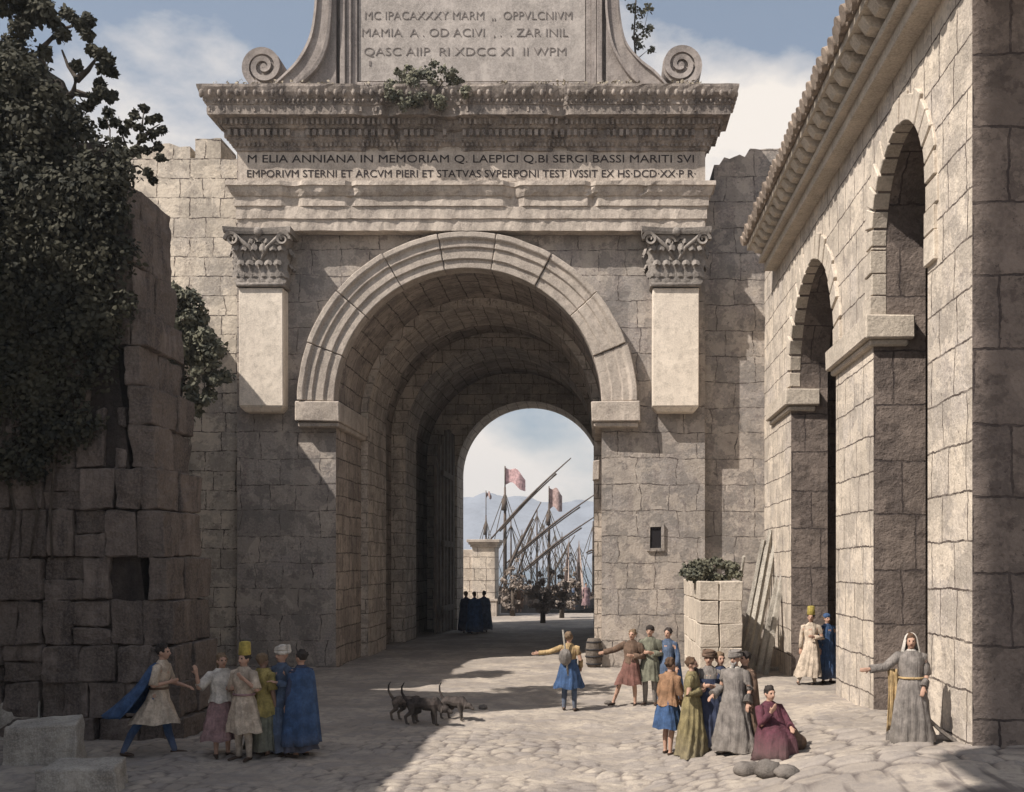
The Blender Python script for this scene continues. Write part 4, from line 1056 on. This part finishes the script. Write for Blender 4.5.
    for ci, cdef in enumerate(clothes):
        nm, mt, z0, z1, flare, sleeve = cdef[:6]; puff = cdef[6] if len(cdef) > 6 else 0
        if ci: puff += .018
        fa = .05 if (ci == 0 and len(clothes) > 1 and nm in ('robe', 'dress')) else .15
        if nm in ('robe', 'coat', 'dress'): flare = max(0, flare-.05)
        g_ = MB(); sd = random.random()*10
        if sit and z1 < .9:
            rings = []
            for (z, rx, ry, cy) in ((.92, .07, .065, 0), (.88, .13, .10, 0), (.81, .215, .13, 0), (.68, .21, .17, -.03), (.56, .22, .22, -.08), (.46, .27, .33, -.17), (.34, .30, .39, -.21), (.14, .31, .40, -.20), (.0, .35, .42, -.18)):
                w_ = max(0, (.8-z)); ring = []
                for q_ in range(40):
                    a = 2*PI*q_/40; fo = 1+.14*w_*(math.sin(a*8+sd+3*z)+.7*math.sin(a*5+sd*2-2*z)); ring.append(V((math.cos(a)*rx*fo+lean[0]*max(0, z-.3), math.sin(a)*ry*fo+cy+lean[1]*max(0, z-.3), z))*k)
                rings.append(ring)
            g_.loft(rings, caps=True)
        else:
            g_.loft(ringset(z0, z1, 30 if z1 < .5 else 18, flare, puff, fa, sd, random.choice((6, 7, 8))), caps=False)
        if sleeve:
            for sh, el, wr in arms:
                if sleeve > 1: e2 = wr; path = [sh.lerp(S(0, 0, 1.40), .25), sh, sh.lerp(el, .5), el, el.lerp(e2, .5), el.lerp(e2, .97)]; pf = min(puff, .016); rad = [.07, .070+pf, .062+pf, .055+pf, .052+pf, .054+pf+(.022 if sleeve > 2 else 0)]
                else: path = [sh.lerp(S(0, 0, 1.40), .25), sh, sh.lerp(el, .5*sleeve), sh.lerp(el, sleeve)]; rad = [.07, .070+min(puff, .016), .066+min(puff, .016), .072+min(puff, .016)]
                g_.tube(path, [r_*k for r_ in rad], 12)
        g_.build(nm, mt, o, local=True, recalc=False)
        if len(cdef) > 7 and cdef[7]:
            w_ = MB(); w_.tube([S(math.cos(t)*(.166+puff), math.sin(t)*(.138+puff), 1.07) for t in [q_*2*PI/18 for q_ in range(19)]], .02*k, 6); w_.build('sash', cdef[7], o, local=True)
    if cloak:
        mt, z1, wrap, bx, by = cloak; g_ = MB(); rows = []; sd = random.random()*9
        for i in range(18):
            t = i/17; z = 1.47+(z1-1.47)*t; row = []
            for q_ in range(29):
                a = PI/2+(q_-14)/14*wrap; rx = np.interp(t, [0, .05, .2, 1], [.12, .235, .25, .30])+(spread/k)*t*.5; ry = np.interp(t, [0, .05, .2, 1], [.10, .155, .185, .25])+(spready/k)*t*.5
                fo = 1+.10*t*(math.sin(a*7+sd)+.6*math.sin(a*12+sd*2)); c_ = S(0, 0, z) if z > .9 else S(0, 0, .9)*1.0
                pt = V((math.cos(a)*rx*fo+bx*t*t, math.sin(a)*ry*fo+by*t*t, 0))*k; row.append(V((c_.x, c_.y, (z-dn)*k))+pt)
            rows.append(row)
        g_.grid(rows, sm=True); g_.build('cloak', mt, o, local=True, solid=.014*k, recalc=False)
    if extra: extra(o, S, arms, legs, k)
    return o

LG = 'people gathered in the shade at left'; RG = 'people gathered at lower right'; MG = 'people talking by the gate'
DOWN = ((.18, 0, -1), (.05, -.2, -1)); DOWNL = ((-.18, 0, -1), (-.05, -.2, -1))
FOLD = ((.35, .05, -1), (-.75, -.75, .15)); FOLDL = ((-.35, .05, -1), (.75, -.75, .15))
r90 = R(90)
# rot: 0 faces the viewer, +90deg faces right (+X), 180 faces away
person('striding man in blue cloak and blue leggings at far left', 158, 755, 1.88, r90, feet=((-.10, .50), (.10, -.22)), aL=FOLDL, aR=((.3, -.2, -1), (-.2, -1, -.25)), lean=(0, -.10),
       clothes=(('tunic', CREAM, 1.52, .52, .12, 1.0, 0, BROWN),), leggings=BLUE, cloak=(BLUE, .62, 1.5, 0, .42), group=LG, kneebend=-.02)
person('woman in white bodice and mauve skirt with one hand raised', 222, 757, 1.74, R(40), aL=((-.75, -.1, -.7), (-.25, -.2, 1)), aR=FOLD, clothes=(('skirt', MAUVE, 1.12, .30, .10, 0), ('bodice', WHITE, 1.52, .95, .0, 1.0, .012)), hair='long', group=LG, feet=((-.1, 0), (.12, .05)))
person('man in cream tunic wearing a tall yellow hat', 244, 760, 1.80, R(-25), aL=FOLDL, aR=((.5, -.2, -.9), (-.5, -.6, .7)), clothes=(('tunic', CREAM, 1.52, .46, .09, 1.0, .01, MAUVE),), hat=('tall', GOLD), group=LG, leggings=CREAM)
person('person in yellow tunic over dark skirt seen from behind', 263, 757, 1.74, R(150), aL=DOWNL, aR=DOWN, clothes=(('skirt', GRGN, 1.1, .14, .08, 0), ('tunic', YEL, 1.52, .72, .06, .9, .015)), group=LG, skin=M_skind)
person('person in white turban with blue sleeves', 282, 756, 1.84, R(-40), aL=FOLDL, aR=((.4, 0, -1), (-.4, -.8, .3)), clothes=(('robe', SLATE, 1.52, .10, .10, 2),), hat=('turban', WHITE), hair=None, group=LG)
person('person wrapped in long deep blue cloak at right of the shaded group', 301, 757, 1.80, R(-120), clothes=(('robe', NAVY, 1.52, .12, .10, 2),), cloak=(BLUE, .22, 2.2, 0, 0), group=LG)
def staff(o, S, arms, legs, k):
    g_ = MB(); a = S(-.02, .20, .75); b_ = S(.10, .22, 1.82); g_.tube([a, b_], .022, 6); g_.build('staff', M_wood, o, local=True)
    g_ = MB(); g_.ball(S(.05, .20, 1.22), (.15, .10, .19)); g_.build('pack', GREY, o, local=True)
person('man in blue skirt with a pack on his back, pointing left on sunlit paving', 569, 711, 1.74, R(172), feet=((-.13, .02), (.13, -.10)), aR=((.95, -.15, -.35), (1, -.05, -.12)), aL=((-.3, .1, -1), (.1, -.6, -.5)),
       clothes=(('shirt', TAN, 1.52, .95, 0, 2), ('skirt', BLUE, 1.16, .52, .09, 0, .012)), leggings=SLATE, extra=staff)
person('man in brown jerkin and rust skirt stretching one arm and leg to the left', 631, 706, 1.74, R(-25), feet=((-.42, -.05), (.08, .05)), aL=((-.9, -.1, -.45), (-1, -.1, -.25)), aR=FOLD, lean=(.04, 0), clothes=(('skirt', RUST, 1.14, .50, .07, 0, .01), ('jerkin', BROWN, 1.52, 1.0, .0, 2)), group=MG, skin=M_skin)
person('man in grey green tunic with folded arms beside the gesturing man', 650, 705, 1.80, R(-15), aL=FOLDL, aR=FOLD, clothes=(('tunic', GRGN, 1.52, .55, .08, 2, .012),), leggings=GREY, hat=('cap', M_hair), group=MG)
person('person wrapped in blue cloak behind the man in orange shirt', 668, 704, 1.72, R(-30), clothes=(('robe', SLATE, 1.52, .12, .08, 2),), cloak=(BLUE, .3, 1.9, 0, 0), group=MG)
person('youth in orange shirt and blue skirt with bare legs', 668, 755, 1.62, R(130), feet=((-.10, .04), (.11, -.04)), aL=((-.2, -.1, -1), (.1, -.5, -1)), aR=((.25, 0, -1), (0, -.3, -1)), lean=(0, -.08), clothes=(('skirt', BLUE, 1.10, .50, .07, 0, .01), ('shirt', ORG, 1.52, .92, .02, 2, .012)), group=RG)
person('bearded figure in long olive robe reaching to the ground', 692, 756, 1.62, R(75), aL=FOLDL, aR=((.2, -.2, -1), (-.3, -1, -.1)), clothes=(('robe', OLIVE, 1.52, .03, .17, 3, .015),), beard=(M_hair, 1), group=RG)
person('dark grey robed man facing the viewer behind the olive robe', 709, 752, 1.66, R(-10), aL=FOLDL, aR=FOLD, clothes=(('robe', GREY, 1.52, .1, .12, 2), ('coat', NAVY, 1.3, .12, .13, 0, .02)), hat=('turban', BROWN), hair=None, group=RG)
person('person in navy coat between the grey robes', 720, 750, 1.62, R(20), clothes=(('robe', NAVY, 1.52, .08, .12, 2),), group=RG)
person('old bearded man in pale grey striped robe and turban', 735, 754, 1.64, R(-35), aL=((-.3, 0, -1), (-.2, -.9, -.5)), aR=((.35, 0, -1), (.1, -.5, -1)), clothes=(('robe', WHITE, 1.52, .05, .12, 0), ('coat', GREY, 1.49, .08, .16, 3, .022)), hat=('turban', GREY), hair=None, beard=(M_grey, 1.3), group=RG)
person('figure in brown cloak at right edge of the standing group', 745, 751, 1.60, R(-60), clothes=(('robe', BROWN, 1.52, .06, .14, 2),), cloak=(BROWN, .15, 2.0, 0, 0), group=RG)
person('figure in crimson robe crouching on the ground with hand at chin', 768, 757, 1.66, R(25), sit=True, aL=((-.3, -.6, -.9), (.5, -.5, .9)), aR=((.3, -.6, -.9), (-.4, -.9, -.2)), clothes=(('robe', CRIM, 1.52, .0, .2, 2, .01),), lean=(0, -.06))
p = G(789, 752); g = MB(); 
for (dx, dz_, r_) in ((0, .16, .2), (.13, .14, .17), (-.12, .2, .18), (.03, .3, .13)): g.ball(p+Vector((dx, .05, dz_)), (r_, r_*.9, r_*.85))
bd = bpy.data.objects.new('x', None)
C.objects.link(bd); bo_ = remeshed(g, 'bundle', .03, [BROWN], None, 2); bpy.data.objects.remove(bd); tag(bo_, 'dark brown cloth bundle lying right beside the crimson figure', 'bundle')
person('person in pale robe and tall yellow hat in the far arch, legs crossed', 811, 684, 1.78, R(-20), feet=((.10, -.08), (-.28, -.22)), aL=DOWNL, aR=FOLD, clothes=(('robe', CREAM, 1.52, .20, .05, 2),), hat=('tall', GOLD), leggings=CREAM)
person('person in blue robe leaning in the far arch beside the yellow hat', 827, 683, 1.74, R(20), clothes=(('robe', BLUE, 1.52, .12, .09, 2),), hat=('cap', BLUE))
def scarf(o, S, arms, legs, k):
    rows = []; e = arms[0][1]
    for i in range(10):
        t = i/9; rows.append([e+Vector((.04+.16*(q_/6)+.02*math.sin(q_*2+t*4), .03*math.sin(q_*2.1), -.02-1.0*t*(1-.15*q_/6)))*k for q_ in range(7)])
    g_ = MB(); g_.grid(rows, sm=True); g_.build('scarf', TAN, o, local=True, solid=.012)
    rows = []
    for i in range(9):
        t = i/8; w_ = .22*(1-t*.7); rows.append([Vector((.06+.75*t, .1-w_+2*w_*q_/8, max(.04, .62*(1-t)**1.4)+.03*math.sin(q_*1.9)+.02*(1-abs(q_-4)/4)))*k for q_ in range(9)])
    g_ = MB(); g_.grid(rows, sm=True); g_.build('train', GREY, o, local=True, solid=.015)
person('woman in long grey robe and white veil by the near pier, arm stretched out', 911, 745, 1.64, R(-12), aL=((-.75, -.15, -.62), (-1, -.3, -.12)), aR=((.2, 0, -1), (-.25, -.6, -.8)), clothes=(('dress', WHITE, 1.52, .04, .08, 0), ('robe', GREY, 1.50, .06, .10, 2, .010, TAN)), hat=('veil', WHITE), extra=scarf)
for i, (u, v, mt, lab) in enumerate(((466, 633, NAVY, 'person in dark navy coat, leftmost of three standing in the passage'), (474.5, 634, BLUE, 'person in blue cloak, middle of three standing in the passage'), (484, 632, SLATE, 'person in slate blue coat, rightmost of three standing in the passage'))):
    person(lab, u, v, 1.92, R(160+20*i), clothes=(('coat', mt, 1.52, .10, .10, 2),), cloak=(mt, .2, 1.9, 0, 0), group='people standing in the passage', fine=False)
for u, v, mt, lab in ((511, 615, NAVY, 'distant person in navy coat under the left quay tree'), (519, 613, BROWN, 'distant person in brown coat beside the left quay tree'), (574, 610, SLATE, 'distant person in blue on the quay right of the trees'), (586, 609, MAUVE, 'distant person in mauve on the quay near the gate jamb')):
    person(lab, u, v, 1.8, R(random.uniform(-90, 90)), clothes=(('coat', mt, 1.52, .25, .08, 2),), group='people on the quay', fine=False)

# ------------------------------------------------------------------ dogs
M_fur = cloth('dark_fur', (.05, .04, .036), .5); M_fur2 = cloth('brown_fur', (.13, .10, .08), .6)
def dog(label, u, v, rot, s=1.0, headz=.42, mat=None, tailup=1.0):
    p = G(u, v); o = thing('dog', label, 'dog', p, rot, 'dogs in the street'); b = MB(); V = lambda x, y, z: Vector((x, y, z))*s
    b.capsule(V(0, -.22, .50), .165*s, V(0, -.02, .49), .15*s); b.capsule(V(0, -.02, .51), .15*s, V(0, .25, .52), .125*s); b.capsule(V(0, .25, .53), .125*s, V(0, .36, .50), .115*s)
    b.capsule(V(0, -.25, .56), .12*s, V(0, -.42, headz+.16), .09*s); b.ball(V(0, -.50, headz+.17), (.095*s, .11*s, .09*s)); b.capsule(V(0, -.55, headz+.15), .062*s, V(0, -.66, headz+.10), .042*s)
    for q in (-1, 1):
        b.capsule(V(q*.05, -.47, headz+.23), .03*s, V(q*.12, -.44, headz+.10), .02*s)
        f = .06*q
        b.capsule(V(q*.075, -.24, .45), .08*s, V(q*.08, -.22+f, .27), .052*s); b.capsule(V(q*.08, -.22+f, .27), .046*s, V(q*.08, -.24+f, .05), .034*s); b.capsule(V(q*.08, -.24+f, .035), .026*s, V(q*.08, -.30+f, .028), .022*s)
        b.capsule(V(q*.07, .33, .47), .10*s, V(q*.085, .24-f, .32), .066*s); b.capsule(V(q*.085, .24-f, .32), .06*s, V(q*.085, .40-f, .20), .038*s); b.capsule(V(q*.085, .40-f, .20), .036*s, V(q*.085, .37-f, .05), .031*s); b.capsule(V(q*.085, .37-f, .035), .026*s, V(q*.085, .31-f, .028), .022*s)
    pts = [V(0, .43, .55), V(0, .52, .60+.05*tailup), V(0, .58, .60+.16*tailup), V(0, .58, .62+.28*tailup), V(0, .52, .62+.38*tailup)]
    for a, b_, r0, r1 in zip(pts[:-1], pts[1:], (.045, .038, .03, .022), (.038, .03, .022, .015)): b.capsule(a, r0*s, b_, r1*s, 7)
    remeshed(b, 'body', .011, [mat or M_fur], o, 1)
dog('dark dog with lowered head and curling tail, leftmost in the street', 408, 721, R(70), .80, .24, M_fur2)
dog('black dog walking between the two other dogs', 425, 725, R(80), .85, .22, M_fur)
dog('small dark dog with upright tail nearest the sunlit paving', 455, 720, R(55), .76, .26, M_fur)

# ------------------------------------------------------------------ quay: pavilion, trees, boats
pv = thing('quay_pavilion', 'small cream stone pavilion with moulded cornice on the quay beyond the arch', 'building', (-7, 64, 0))
Yp = 62.5; S_ = lambda u: (u-VU)/F*Yp
g = MB(); zt = PX(0, 547, Yp).z; g.box(S_(472), S_(495), Yp, Yp+2.4, -.05, zt); g.box(S_(440), S_(471.9), Yp+.5, Yp+2.4, -.05, zt-.15); g.build('walls', M_right, pv, bevel=.02)
g = MB()
for e, a, b_ in ((.10, 0, .14), (.2, .142, .28), (.30, .282, .46)): g.box(S_(472)-e, S_(495)+e, Yp-e, Yp+2.4+e, zt+a, zt+b_)
g.build('cornice', M_trim, pv, bevel=.02)
g = MB(); g.box(S_(472)-.12, S_(495)+.12, Yp-.12, Yp+2.5, -.04, .9); g.box(S_(472)-.18, S_(495)+.18, Yp-.18, Yp+2.5, .902, 1.05); g.build('plinth', M_trim, pv, bevel=.02)
for lab, tp, cl in (('low scrubby tree on the quay behind the distant people', [(513, 616), (513, 600), (512, 585)], scatter(30, (499, 530, 576, 608), 2.5, 4.5)+[(512, 568, 3), (507, 572, 3), (517, 560, 2.5), (503, 580, 3), (525, 588, 3)]),
                    ('wide low tree with short trunk in the middle of the quay', [(543, 623), (543, 606), (546, 592)], scatter(44, (524, 568, 580, 612), 2.5, 4.5)+[(540, 574, 3), (552, 572, 3), (530, 582, 3), (566, 584, 3), (560, 577, 2.5)]),
                    ('low spreading tree on the quay nearest the right jamb', [(562, 618), (562, 604), (562, 590)], scatter(30, (552, 582, 580, 606), 2.5, 4)+[(575, 574, 2.5), (566, 570, 2.5)])):
    Y = G(*tp[0]).y
    tree('quay_tree', lab, 'tree', tp, Y, .16, [[(tp[1][0], tp[1][1]-4, 0), (tp[1][0]-9, tp[1][1]-14, .2), (tp[1][0]-10, tp[1][1]-22, .3)], [(tp[1][0], tp[1][1]-4, 0), (tp[1][0]+9, tp[1][1]-14, -.2), (tp[1][0]+10, tp[1][1]-20, -.3)]], cl, M_leafq, .13, 40, group='trees on the quay')

def boat(label, uc, Y, L, mast_list, hullc=None, sails=(), stays=True, gname='boats moored at the quay'):
    """mast_list: (u, v_top, radius, flag or None, yards [(u0,v0,u1,v1)])"""
    x = (uc-VU)/F*Y; o = thing('sailing_boat', label, 'boat', (x, Y, -1.4), group=gname)
    h_ = MB(); rings = []
    for i in range(13):
        t = i/12*2-1; w_ = .20*L*(1-abs(t)**2.4)+.05; sh = 1.5+.9*t*t; xx = x+t*L/2*.5; yy = Y+t*L/2*.86
        nx, ny = .86, -.5
        rings.append([Vector((xx+nx*a*w_, yy+ny*a*w_, -1.4+z_)) for a, z_ in ((-1, sh), (-1.03, sh*.6), (-.75, .1), (0, -.35), (.75, .1), (1.03, sh*.6), (1, sh), (.9, sh-.25), (0, sh-.3), (-.9, sh-.25))])
    h_.loft(rings, sm=False); ho = h_.build('hull', hullc or M_ship, o)
    for (u, vt, r_, flag, yards) in mast_list:
        mx = (u-VU)/F*Y; zt = PX(0, vt, Y).z; m_ = MB(); r_ *= .72; m_.tube([(mx, Y, -.5), (mx, Y, (zt-.5)*.6), (mx, Y, zt)], [r_, r_*.85, r_*.45], 8)
        if r_ > .12: m_.tube([(mx-.05, Y-.1, zt-1.8), (mx-.05, Y-.1, zt-.9)], r_*1.25, 8)
        mo = m_.build('mast', M_spar, o)
        if flag:
            fw, fh, fm, pole = flag; pz = zt+pole; f_ = MB(); f_.tube([(mx, Y, zt-.3), (mx, Y, pz)], r_*.3, 6); rows = []
            for i in range(9):
                t = i/8; rows.append([(mx+fw*t, Y+.15*math.sin(t*7), pz-.08-fh*q_/4*(1-.15*t)-.55*fw*t*t-.14*math.sin(t*8+q_*.5)) for q_ in range(5)])
            f_.grid(rows, sm=True, m=1); f_.build('flag', [M_spar, fm], mo)
        for (u0, v0, u1, v1) in yards:
            a = PX(u0, v0, Y-.35); b_ = PX(u1, v1, Y-.35); y_ = MB(); n = 8
            y_.tube([a.lerp(b_, i/n)+Vector((0, 0, .25*math.sin(PI*i/n))) for i in range(n+1)], [.10-.06*abs(i/n*2-.8)/1.2 for i in range(n+1)], 7); yo = y_.build('yard', M_spar, o)
            s_m = MB(); s_m.tube([a.lerp(b_, .12+.7*i/n)+Vector((.02*n3(i, u0), 0, .25*math.sin(PI*(.12+.7*i/n))-.2)) for i in range(n+1)], [.05+.07*abs(n3(i*1.3, u0)) for i in range(n+1)], 7); s_m.build('furled_sail', M_ship, yo)
        if stays:
            st_ = MB()
            for dx, dy in ((-2.6, .3), (2.4, -.3), (-1.5, -.5), (1.3, .5)): st_.tube([(mx, Y, zt-.4), (mx+dx*L/11, Y+dy, .35)], .03, 4)
            st_.build('rigging', M_rope, mo)
    for (pts, mt) in sails:
        s_m = MB(); q = [PX(u, v, Y-.2) for u, v in pts]; rows = []
        for i in range(7):
            t = i/6; a = q[0].lerp(q[1], t); b_ = q[0].lerp(q[2], t); rows.append([a.lerp(b_, k/6)+Vector((0, .5*math.sin(PI*k/6)*t, .1*n3(k, i))) for k in range(7)])
        s_m.grid(rows, sm=True); s_m.build('sail', mt, o, solid=.02)
PINK = cm('pink_flag_cloth', (.50, .33, .33)); RED = cm('dull_red_flag_cloth', (.36, .26, .24))
boat('large lateen boat with pink flag on its tall mast, leftmost yard reaching highest', 507, 78, 13, [(505, 487, .22, (1.55, 1.25, PINK, 1.6), [(490, 540, 571, 458)]), (511, 520, .12, None, [(499, 590, 541, 502)])])
boat('large lateen boat with dull red flag and two long slanting yards', 550, 82, 13, [(549, 503, .20, (1.05, 1.7, RED, 1.35), [(503, 566, 597, 493), (516, 577, 596, 516)]), (537, 510, .13, None, [])])
boat('small boat with short mast and tiny flag behind the pavilion', 487, 92, 9, [(486, 515, .17, (.5, .5, RED, 2.2), [])])
boat('boat with pale pink sail hanging loose to the right', 579, 86, 9, [(579, 541, .11, None, []), (569, 537, .09, None, [])], sails=(([(579, 540), (573, 606), (586, 606)], M_sail), ([(569, 538), (561, 600), (569, 602)], M_sail)))
boat('boat with crossed spars at the right jamb of the arch', 593, 90, 9, [(593, 521, .13, None, [(586, 553, 600, 553)]), (555, 530, .08, None, [])])
boat('boat of bare thin masts far behind the others', 530, 104, 11, [(522, 530, .12, None, [(514, 585, 536, 520)]), (531, 522, .10, None, []), (562, 532, .10, None, [(545, 590, 575, 535)]), (517, 545, .08, None, []), (543, 520, .09, None, []), (571, 548, .08, None, []), (556, 550, .07, None, [])])

# ------------------------------------------------------------------ haze
m = bpy.data.materials.new('haze'); m.use_nodes = True; nt = m.node_tree; nt.nodes.clear(); out = nt.nodes.new('ShaderNodeOutputMaterial')
pvn = nt.nodes.new('ShaderNodeVolumePrincipled'); pvn.inputs['Color'].default_value = (.86, .92, 1, 1); pvn.inputs['Density'].default_value = .00045; pvn.inputs['Anisotropy'].default_value = .2
nt.links.new(pvn.outputs[0], out.inputs['Volume'])
g = MB(); g.box(-700, 700, -25, 1250, -4.5, 110); hz = g.build('haze', m); tag(hz, kind='stuff')
